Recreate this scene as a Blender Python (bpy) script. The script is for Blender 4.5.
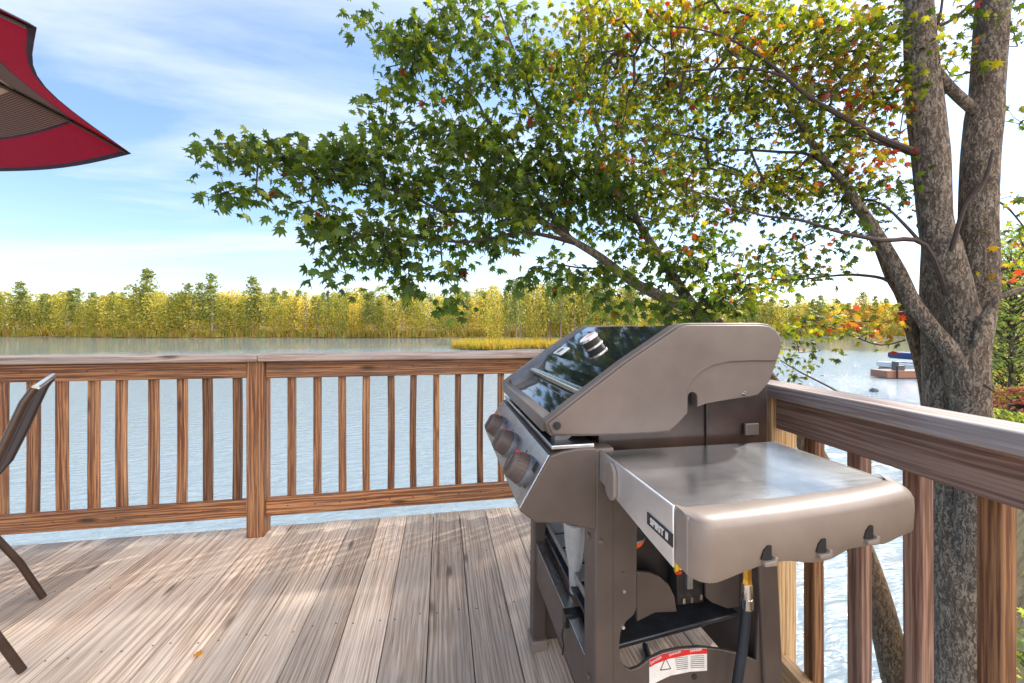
import bpy, math, random
import numpy as np
from mathutils import Vector, Matrix
random.seed(11); rng = np.random.default_rng(5)
for o in list(bpy.data.objects): bpy.data.objects.remove(o)
R = math.radians
sc = bpy.context.scene; COL = sc.collection

# ------------------------------------------------------------ camera, light, exposure
H = 1.12; PSI = R(9.9); F = 400.0; CX, HY = 512.0, 329.0
WATER = -3.1
cd = bpy.data.cameras.new('camera'); cam = bpy.data.objects.new('camera', cd); COL.objects.link(cam)
cam.location = (0, 0, H); cam.rotation_euler = (R(90), 0, -PSI)
cd.sensor_width = 36; cd.lens = F/1024*36; cd.shift_y = (HY-341.5)/1024; cd.clip_start = 0.05; cd.clip_end = 6000
sc.camera = cam
SUN_AZ, SUN_EL = R(64), R(42)
EXPO = 1.15
w = bpy.data.worlds.new('World'); sc.world = w; w.use_nodes = True
nt = w.node_tree; nt.nodes.clear()
def wn(t): return nt.nodes.new(t)
def wl(a, b): nt.links.new(a, b)
bg = wn('ShaderNodeBackground'); wo = wn('ShaderNodeOutputWorld'); sky = wn('ShaderNodeTexSky')
sky.sky_type = 'NISHITA'; sky.sun_disc = False; sky.sun_elevation = SUN_EL; sky.sun_rotation = SUN_AZ
sky.air_density = 1.0; sky.dust_density = 0.3; sky.ozone_density = 2.2; sky.altitude = 100
tc = wn('ShaderNodeTexCoord'); sx = wn('ShaderNodeSeparateXYZ'); wl(tc.outputs['Generated'], sx.inputs[0])
zz = wn('ShaderNodeMath'); zz.operation = 'ADD'; zz.inputs[1].default_value = 0.12; wl(sx.outputs['Z'], zz.inputs[0])
zm = wn('ShaderNodeMath'); zm.operation = 'MAXIMUM'; zm.inputs[1].default_value = 0.03; wl(zz.outputs[0], zm.inputs[0])
dx = wn('ShaderNodeMath'); dx.operation = 'DIVIDE'; wl(sx.outputs['X'], dx.inputs[0]); wl(zm.outputs[0], dx.inputs[1])
dy = wn('ShaderNodeMath'); dy.operation = 'DIVIDE'; wl(sx.outputs['Y'], dy.inputs[0]); wl(zm.outputs[0], dy.inputs[1])
cb = wn('ShaderNodeCombineXYZ'); wl(dx.outputs[0], cb.inputs[0]); wl(dy.outputs[0], cb.inputs[1])
mp = wn('ShaderNodeMapping'); mp.inputs['Rotation'].default_value = (0, 0, R(-38)); mp.inputs['Scale'].default_value = (0.35, 1.25, 1); mp.inputs['Location'].default_value = (1.3, 0.45, 0)
wl(cb.outputs[0], mp.inputs[0])
n1 = wn('ShaderNodeTexNoise'); n1.inputs['Scale'].default_value = 1.1; n1.inputs['Detail'].default_value = 9; n1.inputs['Roughness'].default_value = 0.58; n1.inputs['Distortion'].default_value = 0.5
wl(mp.outputs[0], n1.inputs['Vector'])
cr = wn('ShaderNodeValToRGB'); cr.color_ramp.elements[0].position = 0.44; cr.color_ramp.elements[1].position = 0.66
cr.color_ramp.elements[0].color = (0, 0, 0, 1); cr.color_ramp.elements[1].color = (1, 1, 1, 1); wl(n1.outputs[0], cr.inputs[0])
cm = wn('ShaderNodeMath'); cm.operation = 'MULTIPLY'; cm.inputs[1].default_value = 0.62; wl(cr.outputs[0], cm.inputs[0])
mx = wn('ShaderNodeMixRGB'); mx.inputs[2].default_value = (4.3, 4.5, 4.7, 1); wl(cm.outputs[0], mx.inputs[0]); wl(sky.outputs[0], mx.inputs[1])
hr = wn('ShaderNodeValToRGB'); hr.color_ramp.elements[0].position = 0.0; hr.color_ramp.elements[0].color = (.82, .80, .79, 1); hr.color_ramp.elements[1].position = .42; hr.color_ramp.elements[1].color = (1, 1, 1, 1); wl(sx.outputs['Z'], hr.inputs[0])
hm = wn('ShaderNodeMixRGB'); hm.blend_type = 'MULTIPLY'; hm.inputs[0].default_value = 1; wl(mx.outputs[0], hm.inputs[1]); wl(hr.outputs[0], hm.inputs[2])
# bright warm area added to the unseen sky behind the camera as fill
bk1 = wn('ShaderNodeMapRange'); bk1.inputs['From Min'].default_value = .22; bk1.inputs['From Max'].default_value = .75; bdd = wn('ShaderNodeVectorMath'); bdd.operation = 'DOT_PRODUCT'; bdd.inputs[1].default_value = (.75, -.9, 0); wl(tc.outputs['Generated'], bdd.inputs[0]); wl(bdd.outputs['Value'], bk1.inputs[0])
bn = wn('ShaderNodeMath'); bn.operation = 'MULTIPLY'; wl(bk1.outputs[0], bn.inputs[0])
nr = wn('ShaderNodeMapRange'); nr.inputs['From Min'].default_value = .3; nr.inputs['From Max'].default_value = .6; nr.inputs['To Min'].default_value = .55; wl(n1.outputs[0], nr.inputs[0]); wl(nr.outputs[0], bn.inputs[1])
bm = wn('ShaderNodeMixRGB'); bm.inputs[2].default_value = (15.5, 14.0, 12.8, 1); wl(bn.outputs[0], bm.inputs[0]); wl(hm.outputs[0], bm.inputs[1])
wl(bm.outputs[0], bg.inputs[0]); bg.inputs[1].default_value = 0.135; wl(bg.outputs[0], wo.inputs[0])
sl = bpy.data.lights.new('sun', 'SUN'); so = bpy.data.objects.new('sun', sl); COL.objects.link(so)
sl.energy = 2.7; sl.angle = R(2.0); sl.color = (1, 0.93, 0.82)
sd = Vector((math.cos(SUN_EL)*math.sin(SUN_AZ), math.cos(SUN_EL)*math.cos(SUN_AZ), math.sin(SUN_EL)))
so.rotation_euler = sd.to_track_quat('Z', 'Y').to_euler(); so.location = sd*60
sc.view_settings.view_transform = 'Standard'; sc.view_settings.look = 'None'; sc.view_settings.gamma = 1; sc.view_settings.exposure = EXPO
sc.render.engine = 'CYCLES'

# ------------------------------------------------------------ coordinates
CP, SP = math.cos(PSI), math.sin(PSI)
def C(lat, dep, z): return Vector((lat*CP+dep*SP, -lat*SP+dep*CP, z))
def W(x, y, dep):  return C((x-CX)/F*dep, dep, H-(y-HY)/F*dep)
def onY(x, y, Y):   # measured point on a plane Y = const
    lx = (x-CX)/F; dep = Y/(CP-lx*SP); return (lx*dep*CP+dep*SP, H-(y-HY)/F*dep)
def onX(x, y, X):
    lx = (x-CX)/F; dep = X/(lx*CP+SP); return (-lx*dep*SP+dep*CP, H-(y-HY)/F*dep)

# ------------------------------------------------------------ object helpers
def tag(o, label=None, cat=None, group=None, kind=None):
    if label: o['label'] = label
    if cat: o['category'] = cat
    if group: o['group'] = group
    if kind: o['kind'] = kind
    return o
def empty(name, loc, label, cat, group=None):
    o = bpy.data.objects.new(name, None); COL.objects.link(o); o.location = loc; o.empty_display_size = .1
    return tag(o, label, cat, group)
class MB:
    def __init__(s): s.v = []; s.f = []; s.m = []; s.g = []; s.t = []; s.c = []
    def add(s, vs, fs, mat=0, gr=None, tone=None, col=(1, 1, 1)):
        b = len(s.v); tone = random.random() if tone is None else tone
        s.v += [tuple(p) for p in vs]; s.f += [tuple(b+i for i in f) for f in fs]; s.m += [mat]*len(fs)
        s.g += gr if gr else [tuple(p) for p in vs]; s.t += [tone]*len(vs); s.c += [col]*len(vs)
    def beam(s, a, b, wd, ht, side=None, mat=0, tone=None, bow=0):
        """a, b centre line ends; wd across 'side', ht across the other."""
        a, b = Vector(a), Vector(b); d = (b-a); L = d.length; d.normalize()
        sd_ = Vector(side) if side else (Vector((0, 0, 1)).cross(d) if abs(d.z) < .9 else Vector((1, 0, 0)))
        sd_ = (sd_-d*sd_.dot(d)).normalized(); up = d.cross(sd_).normalized()
        n = 1 if not bow else 6; vs = []; gr = []
        off = (random.random()*50, random.random()*50, random.random()*50)
        for k in range(n+1):
            t = k/n; c = a+d*(L*t)+sd_*bow*math.sin(math.pi*t)
            for i, j in ((-1, -1), (1, -1), (1, 1), (-1, 1)):
                vs.append(c+sd_*(i*wd/2)+up*(j*ht/2)); gr.append((off[0]+L*t, off[1]+i*wd/2, off[2]+j*ht/2))
        fs = [(3, 2, 1, 0), (n*4, n*4+1, n*4+2, n*4+3)]
        for k in range(n):
            for i in range(4): fs.append((k*4+i, k*4+(i+1) % 4, k*4+4+(i+1) % 4, k*4+4+i))
        s.add(vs, fs, mat, gr, tone)
    def box(s, p0, p1, mat=0, axis=0, tone=None):
        x0, y0, z0 = [min(a, b) for a, b in zip(p0, p1)]; x1, y1, z1 = [max(a, b) for a, b in zip(p0, p1)]
        vs = [(x0, y0, z0), (x1, y0, z0), (x1, y1, z0), (x0, y1, z0), (x0, y0, z1), (x1, y0, z1), (x1, y1, z1), (x0, y1, z1)]
        off = [random.random()*50 for _ in range(3)]; o = [axis, (axis+1) % 3, (axis+2) % 3]
        gr = [tuple(off[i]+v[o[i]] for i in range(3)) for v in vs]
        s.add(vs, [(3, 2, 1, 0), (4, 5, 6, 7), (0, 1, 5, 4), (1, 2, 6, 5), (2, 3, 7, 6), (3, 0, 4, 7)], mat, gr, tone)
    def prism(s, poly, y0, y1, mat=0, frame=None):
        """poly: (a, b) outline; frame(a, b, t) -> point (default a=X, b=Z, t=Y)"""
        fr = frame or (lambda a, b, t: (a, t, b)); n = len(poly)
        vs = [fr(a, b, y0) for a, b in poly]+[fr(a, b, y1) for a, b in poly]
        fs = [tuple(range(n)), tuple(range(2*n-1, n-1, -1))]+[(i, n+i, n+(i+1) % n, (i+1) % n) for i in range(n)]
        s.add(vs, fs, mat)
    def tube(s, pts, rad, n=8, mat=0, cap=True, col=(1, 1, 1)):
        pts = [Vector(p) for p in pts]; k = len(pts)
        if not hasattr(rad, '__len__'): rad = [rad]*k
        vs = []; gr = []; ref = None; L = random.random()*20
        for i, p in enumerate(pts):
            d = (pts[min(i+1, k-1)]-pts[max(i-1, 0)]).normalized()
            if ref is None: ref = Vector((0, 0, 1)) if abs(d.z) < .8 else Vector((1, 0, 0))
            u = (ref-d*ref.dot(d)).normalized(); ref = u; v = d.cross(u)
            if i: L += (pts[i]-pts[i-1]).length
            for j in range(n):
                a = 2*math.pi*j/n; vs.append(p+u*(math.cos(a)*rad[i])+v*(math.sin(a)*rad[i])); gr.append((L, math.cos(a)*rad[i], math.sin(a)*rad[i]))
        fs = [(i*n+j, i*n+(j+1) % n, (i+1)*n+(j+1) % n, (i+1)*n+j) for i in range(k-1) for j in range(n)]
        if cap: fs += [tuple(range(n-1, -1, -1)), tuple((k-1)*n+j for j in range(n))]
        s.add(vs, fs, mat, gr, col=col)
    def disc(s, c, nrm, r, h, n=20, mat=0, r2=None):
        c = Vector(c); nrm = Vector(nrm).normalized(); s.tube([c, c+nrm*h], [r, r if r2 is None else r2], n, mat)
    def build(s, name, mats, parent=None, smooth=False, bevel=0, seg=2):
        me = bpy.data.meshes.new(name); me.from_pydata(s.v, [], s.f); me.update()
        a = me.attributes.new('gr', 'FLOAT_VECTOR', 'POINT'); a.data.foreach_set('vector', np.array(s.g, dtype=np.float32).ravel())
        a = me.attributes.new('tone', 'FLOAT', 'POINT'); a.data.foreach_set('value', np.array(s.t, dtype=np.float32))
        a = me.attributes.new('col', 'FLOAT_VECTOR', 'POINT'); a.data.foreach_set('vector', np.array(s.c, dtype=np.float32).ravel())
        if not isinstance(mats, (list, tuple)): mats = [mats]
        for m in mats: me.materials.append(m)
        me.polygons.foreach_set('material_index', s.m)
        if smooth: me.polygons.foreach_set('use_smooth', [True]*len(me.polygons))
        o = bpy.data.objects.new(name, me); COL.objects.link(o)
        if parent:
            o.parent = parent; bpy.context.view_layer.update() if False else None
            o.matrix_parent_inverse = WM(parent).inverted()
        if bevel:
            b = o.modifiers.new('bevel', 'BEVEL'); b.width = bevel; b.segments = seg; b.limit_method = 'ANGLE'; b.angle_limit = R(35)
            b.harden_normals = False
            me.polygons.foreach_set('use_smooth', [True]*len(me.polygons))
            try: me.set_sharp_from_angle(angle=R(32))
            except Exception: pass
        elif smooth:
            try: me.set_sharp_from_angle(angle=R(45))
            except Exception: pass
        return o
def WM(o):
    m = Matrix.LocRotScale(o.location, o.rotation_euler, o.scale)
    return (WM(o.parent) @ o.matrix_parent_inverse @ m) if o.parent else m

# ------------------------------------------------------------ materials
def mat(name):
    m = bpy.data.materials.new(name); m.use_nodes = True; t = m.node_tree
    return m, t, t.nodes['Principled BSDF']
def N(t, typ, **kw):
    n = t.nodes.new(typ)
    for k, v in kw.items():
        if k in n.inputs.keys() if isinstance(k, str) else False: n.inputs[k].default_value = v
        else: setattr(n, k, v)
    return n
def ramp(t, src, stops):
    r = t.nodes.new('ShaderNodeValToRGB'); e = r.color_ramp.elements
    while len(e) < len(stops): e.new(0.5)
    for i, (p, c) in enumerate(stops): e[i].position = p; e[i].color = (*c, 1) if len(c) == 3 else c
    t.links.new(src, r.inputs[0]); return r
def noise(t, vec, scale, detail=5, rough=.55, dist=0, vscale=None):
    if vscale:
        mpn = t.nodes.new('ShaderNodeMapping'); mpn.inputs['Scale'].default_value = vscale; t.links.new(vec, mpn.inputs[0]); vec = mpn.outputs[0]
    n = t.nodes.new('ShaderNodeTexNoise'); n.inputs['Scale'].default_value = scale; n.inputs['Detail'].default_value = detail
    n.inputs['Roughness'].default_value = rough; n.inputs['Distortion'].default_value = dist; t.links.new(vec, n.inputs['Vector']); return n
def mixc(t, f, a, b, mode='MIX'):
    m = t.nodes.new('ShaderNodeMixRGB'); m.blend_type = mode
    for i, v in enumerate((f, a, b)):
        if hasattr(v, 'links'): t.links.new(v, m.inputs[i])
        elif i == 0: m.inputs[0].default_value = v
        else: m.inputs[i].default_value = (*v, 1)
    return m.outputs[0]
def bump(t, p, src, strength, dist=.01):
    b = t.nodes.new('ShaderNodeBump'); b.inputs['Strength'].default_value = strength; b.inputs['Distance'].default_value = dist
    t.links.new(src, b.inputs['Height']); t.links.new(b.outputs[0], p.inputs['Normal']); return b
def attr(t, n):
    a = t.nodes.new('ShaderNodeAttribute'); a.attribute_name = n; return a
def wood(name, dark, mid, light, weather, amount, knots=True, rough=.7, toneamp=.5):
    m, t, p = mat(name); g = attr(t, 'gr').outputs['Vector']; tn = attr(t, 'tone').outputs['Fac']
    warp = noise(t, g, 1.0, 3, vscale=(1.1, 9, 9)); 
    add = t.nodes.new('ShaderNodeVectorMath'); add.operation = 'MULTIPLY_ADD'; t.links.new(warp.outputs['Color'], add.inputs[0]); add.inputs[1].default_value = (0, .03, .03); t.links.new(g, add.inputs[2])
    rings = t.nodes.new('ShaderNodeTexWave'); rings.wave_type = 'RINGS'; rings.rings_direction = 'X'; rings.inputs['Scale'].default_value = 30; rings.inputs['Distortion'].default_value = 6; rings.inputs['Detail'].default_value = 3; rings.inputs['Detail Scale'].default_value = 1.4
    mpn = t.nodes.new('ShaderNodeMapping'); mpn.inputs['Scale'].default_value = (.09, 1, 1); t.links.new(add.outputs[0], mpn.inputs[0]); t.links.new(mpn.outputs[0], rings.inputs['Vector'])
    fine = noise(t, g, 1.0, 6, .62, vscale=(6, 300, 300)); med = noise(t, g, 1.0, 5, .6, .3, vscale=(2.0, 95, 95)); big = noise(t, g, 1.0, 4, .55, vscale=(2.2, 5, 5))
    s1 = t.nodes.new('ShaderNodeMath'); s1.operation = 'MULTIPLY_ADD'; t.links.new(rings.outputs['Fac'], s1.inputs[0]); s1.inputs[1].default_value = .16; t.links.new(med.outputs[0], s1.inputs[2])
    s2 = t.nodes.new('ShaderNodeMath'); s2.operation = 'MULTIPLY_ADD'; t.links.new(fine.outputs[0], s2.inputs[0]); s2.inputs[1].default_value = .60; t.links.new(s1.outputs[0], s2.inputs[2])
    rp = ramp(t, s2.outputs[0], [(.56, dark), (.83, mid), (1.0, light)])
    s2b = t.nodes.new('ShaderNodeMath'); s2b.operation = 'MULTIPLY'; s2b.inputs[1].default_value = 1.0; t.links.new(s2.outputs[0], s2b.inputs[0]); t.links.new(s2b.outputs[0], rp.inputs[0])
    wr = ramp(t, big.outputs[0], [(.38, (0, 0, 0)), (.62, (amount,)*3)])
    wcol = mixc(t, fine.outputs[0], tuple(c*.62 for c in weather), tuple(min(1, c*1.3) for c in weather))
    c1 = mixc(t, wr.outputs[0], rp.outputs[0], wcol)
    tr = ramp(t, tn, [(0, (1-toneamp,)*3), (.5, (1, 1, 1)), (1, (1+toneamp*.45, 1+toneamp*.4, 1+toneamp*.35))])
    c2 = mixc(t, 1.0, c1, tr.outputs[0], 'MULTIPLY')
    if knots:
        vo = t.nodes.new('ShaderNodeTexVoronoi'); vo.inputs['Scale'].default_value = 1; mk = t.nodes.new('ShaderNodeMapping'); mk.inputs['Scale'].default_value = (2.3, 8, 8)
        t.links.new(g, mk.inputs[0]); t.links.new(mk.outputs[0], vo.inputs['Vector'])
        kr = ramp(t, vo.outputs['Distance'], [(.05, (.75,)*3), (.14, (0, 0, 0))]); c2 = mixc(t, kr.outputs[0], c2, tuple(c*.5 for c in dark))
    t.links.new(c2, p.inputs['Base Color']); p.inputs['Roughness'].default_value = rough
    bump(t, p, s2.outputs[0], .55, .004); return m
M = {}
M['deck'] = wood('weathered_deck', (.14, .09, .062), (.47, .35, .26), (.72, .60, .49), (.56, .50, .43), .5, True, .75, .42)
M['rail'] = wood('redwood_rail', (.026, .008, .004), (.14, .048, .018), (.36, .175, .075), (.22, .15, .10), .2, True, .6, .45)
M['cap'] = wood('grey_cap', (.06, .035, .03), (.23, .16, .135), (.42, .34, .30), (.33, .30, .30), .7, True, .75, .25)
M['railR'] = wood('purple_brown_rail', (.045, .020, .014), (.185, .090, .062), (.34, .21, .155), (.26, .20, .17), .45, True, .68, .3)
M['pale'] = wood('pale_wood', (.22, .10, .035), (.48, .29, .13), (.66, .47, .26), (.55, .45, .33), .3, True, .7, .2)  # paler, yellower wood tone for the right post and near bottom rail
def simple(name, col, rough=.5, metal=0, nz=.08, nscale=30, coat=0, bmp=0, spec=.5):
    m, t, p = mat(name); g = t.nodes.new('ShaderNodeTexCoord').outputs['Object']
    n = noise(t, g, nscale, 5, .6); r = ramp(t, n.outputs[0], [(.3, tuple(c*(1-nz*2) for c in col)), (.7, tuple(min(1, c*(1+nz*2)) for c in col))])
    t.links.new(r.outputs[0], p.inputs['Base Color']); p.inputs['Metallic'].default_value = metal
    n2 = noise(t, g, nscale*.35, 4, .6); mr = t.nodes.new('ShaderNodeMapRange'); mr.inputs['To Min'].default_value = max(.02, rough*.75); mr.inputs['To Max'].default_value = min(1, rough*1.3)
    t.links.new(n2.outputs[0], mr.inputs[0]); t.links.new(mr.outputs[0], p.inputs['Roughness'])
    p.inputs['Coat Weight'].default_value = coat; p.inputs['Specular IOR Level'].default_value = spec
    if bmp: bump(t, p, noise(t, g, nscale*8, 3).outputs[0], bmp, .002)
    return m
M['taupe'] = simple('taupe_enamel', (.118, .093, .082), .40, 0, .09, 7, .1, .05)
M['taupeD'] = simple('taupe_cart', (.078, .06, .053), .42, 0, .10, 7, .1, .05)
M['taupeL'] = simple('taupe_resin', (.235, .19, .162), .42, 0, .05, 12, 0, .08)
M['knob'] = simple('knob_grip', (.085, .062, .056), .5, 0, .1, 50)
M['enamel'] = simple('black_enamel', (.012, .016, .022), .07, 0, .1, 8, .6)
M['slate'] = simple('slate_casting', (.14, .15, .17), .35, .3, .08, 20)
M['steel'] = simple('brushed_steel', (.55, .57, .60), .27, 1, .06, 14)
M['black'] = simple('black_metal', (.015, .014, .015), .35, 0, .2, 20)
M['blackg'] = simple('black_gloss', (.03, .033, .04), .16, .2, .2, 20)
M['rubber'] = simple('hose_rubber', (.012, .02, .03), .4, 0, .2, 20)
M['brass'] = simple('brass', (.65, .38, .07), .3, .9, .15, 40)
M['chrome'] = simple('chrome', (.7, .7, .68), .18, 1, .1, 40)
M['white'] = simple('white_print', (.75, .74, .72), .5)
M['red'] = simple('red_print', (.6, .02, .02), .5)
M['orange'] = simple('orange_plastic', (.75, .13, .03), .35)
M['yellow'] = simple('yellow_plastic', (.75, .5, .02), .4)
M['grey'] = simple('grey_metal', (.3, .31, .31), .35, .6)
M['ink'] = simple('ink', (.02, .02, .02), .5)
M['frame'] = simple('bronze_frame', (.05, .03, .022), .35, .3)
M['navy'] = simple('navy_canvas', (.02, .05, .16), .6)
m, t, p = mat('fabric_red'); g = t.nodes.new('ShaderNodeTexCoord').outputs['Object']
n = noise(t, g, 260, 3); r_ = ramp(t, n.outputs[0], [(.3, (.32, .006, .045)), (.7, (.47, .014, .075))]); t.links.new(r_.outputs[0], p.inputs['Base Color']); p.inputs['Roughness'].default_value = .8
tr_ = t.nodes.new('ShaderNodeBsdfTranslucent'); t.links.new(r_.outputs[0], tr_.inputs[0]); ms = t.nodes.new('ShaderNodeMixShader'); ms.inputs[0].default_value = .45
t.links.new(p.outputs[0], ms.inputs[1]); t.links.new(tr_.outputs[0], ms.inputs[2]); t.links.new(ms.outputs[0], t.nodes['Material Output'].inputs[0]); M['fab'] = m
m, t, p = mat('fabric_stripe'); g = attr(t, 'gr').outputs['Vector']
wv = t.nodes.new('ShaderNodeTexWave'); wv.bands_direction = 'X'; wv.inputs['Scale'].default_value = 40; wv.inputs['Distortion'].default_value = 1.5; t.links.new(g, wv.inputs['Vector'])
r_ = ramp(t, wv.outputs[0], [(.2, (.09, .05, .045)), (.8, (.30, .20, .17))]); t.links.new(r_.outputs[0], p.inputs['Base Color']); p.inputs['Roughness'].default_value = .85
tr_ = t.nodes.new('ShaderNodeBsdfTranslucent'); t.links.new(r_.outputs[0], tr_.inputs[0]); ms = t.nodes.new('ShaderNodeMixShader'); ms.inputs[0].default_value = .35
t.links.new(p.outputs[0], ms.inputs[1]); t.links.new(tr_.outputs[0], ms.inputs[2]); t.links.new(ms.outputs[0], t.nodes['Material Output'].inputs[0]); M['stripe'] = m
M['tan'] = simple('tan_tape', (.45, .34, .25), .8); M['hem'] = simple('dark_hem', (.03, .015, .03), .8)
# bark
def bark(name, a, b, c, s=1.0):
    m, t, p = mat(name); g = t.nodes.new('ShaderNodeTexCoord').outputs['Object']
    v = t.nodes.new('ShaderNodeTexVoronoi'); v.feature = 'DISTANCE_TO_EDGE'; v.inputs['Scale'].default_value = 1
    nd = noise(t, g, 30, 5); va = t.nodes.new('ShaderNodeVectorMath'); va.operation = 'MULTIPLY_ADD'; va.inputs[1].default_value = (.06, .06, .06); t.links.new(nd.outputs['Color'], va.inputs[0]); t.links.new(g, va.inputs[2])
    mk = t.nodes.new('ShaderNodeMapping'); mk.inputs['Scale'].default_value = (70*s, 70*s, 13*s); t.links.new(va.outputs[0], mk.inputs[0]); t.links.new(mk.outputs[0], v.inputs['Vector'])
    vr = ramp(t, noise(t, va.outputs[0], 1, 5, .6, .5, vscale=(80*s, 80*s, 11*s)).outputs[0], [(.34, (.15, .15, .15)), (.52, (1, 1, 1))])
    n1_ = noise(t, g, 1, 6, .6, vscale=(55, 55, 22)); n2_ = noise(t, g, 7, 5, .6)
    c0 = ramp(t, n1_.outputs[0], [(.25, a), (.75, b)]); c1 = mixc(t, ramp(t, n2_.outputs[0], [(.46, (0, 0, 0)), (.70, (.4, .4, .4))]).outputs[0], c0.outputs[0], c)
    c2 = mixc(t, vr.outputs[0], tuple(x*.5 for x in a), c1); t.links.new(c2, p.inputs['Base Color']); p.inputs['Roughness'].default_value = .9
    h = t.nodes.new('ShaderNodeMath'); h.operation = 'MULTIPLY_ADD'; h.inputs[1].default_value = .5; t.links.new(n1_.outputs[0], h.inputs[0]); t.links.new(vr.outputs[0], h.inputs[2])
    bump(t, p, h.outputs[0], 1.0, .02); return m
M['bark'] = bark('grey_bark', (.14, .10, .075), (.32, .245, .185), (.40, .36, .29))
M['barkB'] = bark('brown_bark', (.10, .06, .035), (.26, .17, .10), (.30, .22, .12), 1.1)
M['barkD'] = simple('twig_bark', (.055, .035, .03), .8)
M['barkF'] = simple('far_bark', (.30, .23, .18), .9)
M['birch'] = simple('birch_bark', (.6, .57, .52), .8, 0, .25, 8)
def leafmat(name, trans=.5):
    m, t, p = mat(name); c = attr(t, 'col').outputs['Color']; p.inputs['Roughness'].default_value = .42
    t.links.new(c, p.inputs['Base Color']); tr = t.nodes.new('ShaderNodeBsdfTranslucent')
    c2 = mixc(t, 1.0, c, (1.9, 1.7, .7), 'MULTIPLY'); t.links.new(c2, tr.inputs[0])
    ms = t.nodes.new('ShaderNodeMixShader'); ms.inputs[0].default_value = trans; t.links.new(p.outputs[0], ms.inputs[1]); t.links.new(tr.outputs[0], ms.inputs[2])
    t.links.new(ms.outputs[0], t.nodes['Material Output'].inputs[0]); return m
M['leaf'] = leafmat('leaf', .6); M['leafF'] = leafmat('far_leaf', .42)
# water
m, t, p = mat('lake_water'); geo = t.nodes.new('ShaderNodeNewGeometry').outputs['Position']
p.inputs['Base Color'].default_value = (.25, .32, .365, 1); p.inputs['Roughness'].default_value = .06; p.inputs['IOR'].default_value = 1.33; p.inputs['Specular IOR Level'].default_value = .8
mk = t.nodes.new('ShaderNodeMapping'); mk.inputs['Rotation'].default_value = (0, 0, R(-25)); mk.inputs['Scale'].default_value = (.45, 1.6, 1); t.links.new(geo, mk.inputs[0])
na = noise(t, mk.outputs[0], 2.6, 5, .55, .6); nb = noise(t, mk.outputs[0], 9, 3, .5, .3)
ad = t.nodes.new('ShaderNodeMath'); ad.operation = 'MULTIPLY_ADD'; ad.inputs[1].default_value = .3; t.links.new(nb.outputs[0], ad.inputs[0]); t.links.new(na.outputs[0], ad.inputs[2])
bw = bump(t, p, ad.outputs[0], .55, .12)
ln = t.nodes.new('ShaderNodeVectorMath'); ln.operation = 'LENGTH'; t.links.new(geo, ln.inputs[0])
mrw = t.nodes.new('ShaderNodeMapRange'); mrw.inputs['From Min'].default_value = 12; mrw.inputs['From Max'].default_value = 110; mrw.inputs['To Min'].default_value = 1.0; mrw.inputs['To Max'].default_value = .025
t.links.new(ln.outputs['Value'], mrw.inputs[0]); t.links.new(mrw.outputs[0], bw.inputs['Strength'])
M['water'] = m
m, t, p = mat('ground'); g = t.nodes.new('ShaderNodeTexCoord').outputs['Object']
n = noise(t, g, 2.2, 8, .65); r_ = ramp(t, n.outputs[0], [(.3, (.07, .045, .02)), (.5, (.20, .14, .06)), (.7, (.16, .2, .05))]); t.links.new(r_.outputs[0], p.inputs['Base Color']); p.inputs['Roughness'].default_value = .95
bump(t, p, n.outputs[0], 1, .1); M['ground'] = m

# ------------------------------------------------------------ the setting: water, land
def sheet(name, pts, mt, kind='structure'):
    b = MB(); b.add(pts, [tuple(range(len(pts)))]); return tag(b.build(name, mt), kind=kind)
sheet('lake_water', [(-2500, -2500, WATER), (2500, -2500, WATER), (2500, 2500, WATER), (-2500, 2500, WATER)], M['water'])
def land(name, lat0, lat1, nl, deps, zf, mt):
    b = MB(); vs = []; nd = len(deps(0))
    for i in range(nl+1):
        la = lat0+(lat1-lat0)*i/nl; ds = deps(la)
        for k, d in enumerate(ds): vs.append(C(la, d, zf(la, d, k)))
    fs = [(i*nd+k, (i+1)*nd+k, (i+1)*nd+k+1, i*nd+k+1) for i in range(nl) for k in range(nd-1)]
    b.add(vs, fs); o = b.build(name, mt, smooth=True); return tag(o, kind='structure')
def shore(la): return 198+10*math.sin(la*.017)+6*math.sin(la*.05+1)+(0 if la < 60 else min(60, (la-60)*.4))
def hillz(la, d, k): return WATER-.6 if k == 0 else (WATER+.8+.3*math.sin(la) if k == 1 else WATER+1.5+ (d-shore(la))*.045*(1+.5*math.sin(la*.006+2.2)))
land('far_shore_hill', -900, 1000, 190, lambda la: [shore(la)-1, shore(la)+2, shore(la)+20, shore(la)+60, shore(la)+150, shore(la)+280], hillz, M['ground'])
# marshy point in the middle distance
def pen_shore(la): return 80+3*math.sin(la*.3)
def penz(la, d, k): return (WATER-.5, WATER+.25, WATER+.4, WATER+.4, WATER-.5)[k]
land('marsh_point', -13, 60, 60, lambda la: [pen_shore(la)+(2 if la > -11 else 8), pen_shore(la)+3+(0 if la > -11 else 6), 105, 130, 135], penz, M['ground'])
# right bank: shore line follows lat = 1.16*dep
def bank_z(la, d, k): return (WATER-.5, WATER+.4, WATER+1.7, WATER+2.0, WATER+3, WATER+8)[k]
b = MB(); vs = []; deps_ = [-20, -6, -2, 1, 2.5, 4, 7, 11, 16, 22, 30, 40, 60, 90, 150, 260]
offs = [-.7, .3, .9, 5, 14, 60]
for i, d in enumerate(deps_):
    base = 2.7 if d < 2.3 else 2.7+(d-2.3)*1.185
    for k, o_ in enumerate(offs): vs.append(C(base+o_*(1 if d < 6 else 1.5), d, bank_z(0, d, k)+.1*math.sin(i*2.1+k)))
nd = len(offs)
b.add(vs, [(i*nd+k, (i+1)*nd+k, (i+1)*nd+k+1, i*nd+k+1) for i in range(len(deps_)-1) for k in range(nd-1)])
tag(b.build('lake_bank', M['ground'], smooth=True), kind='structure')

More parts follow.
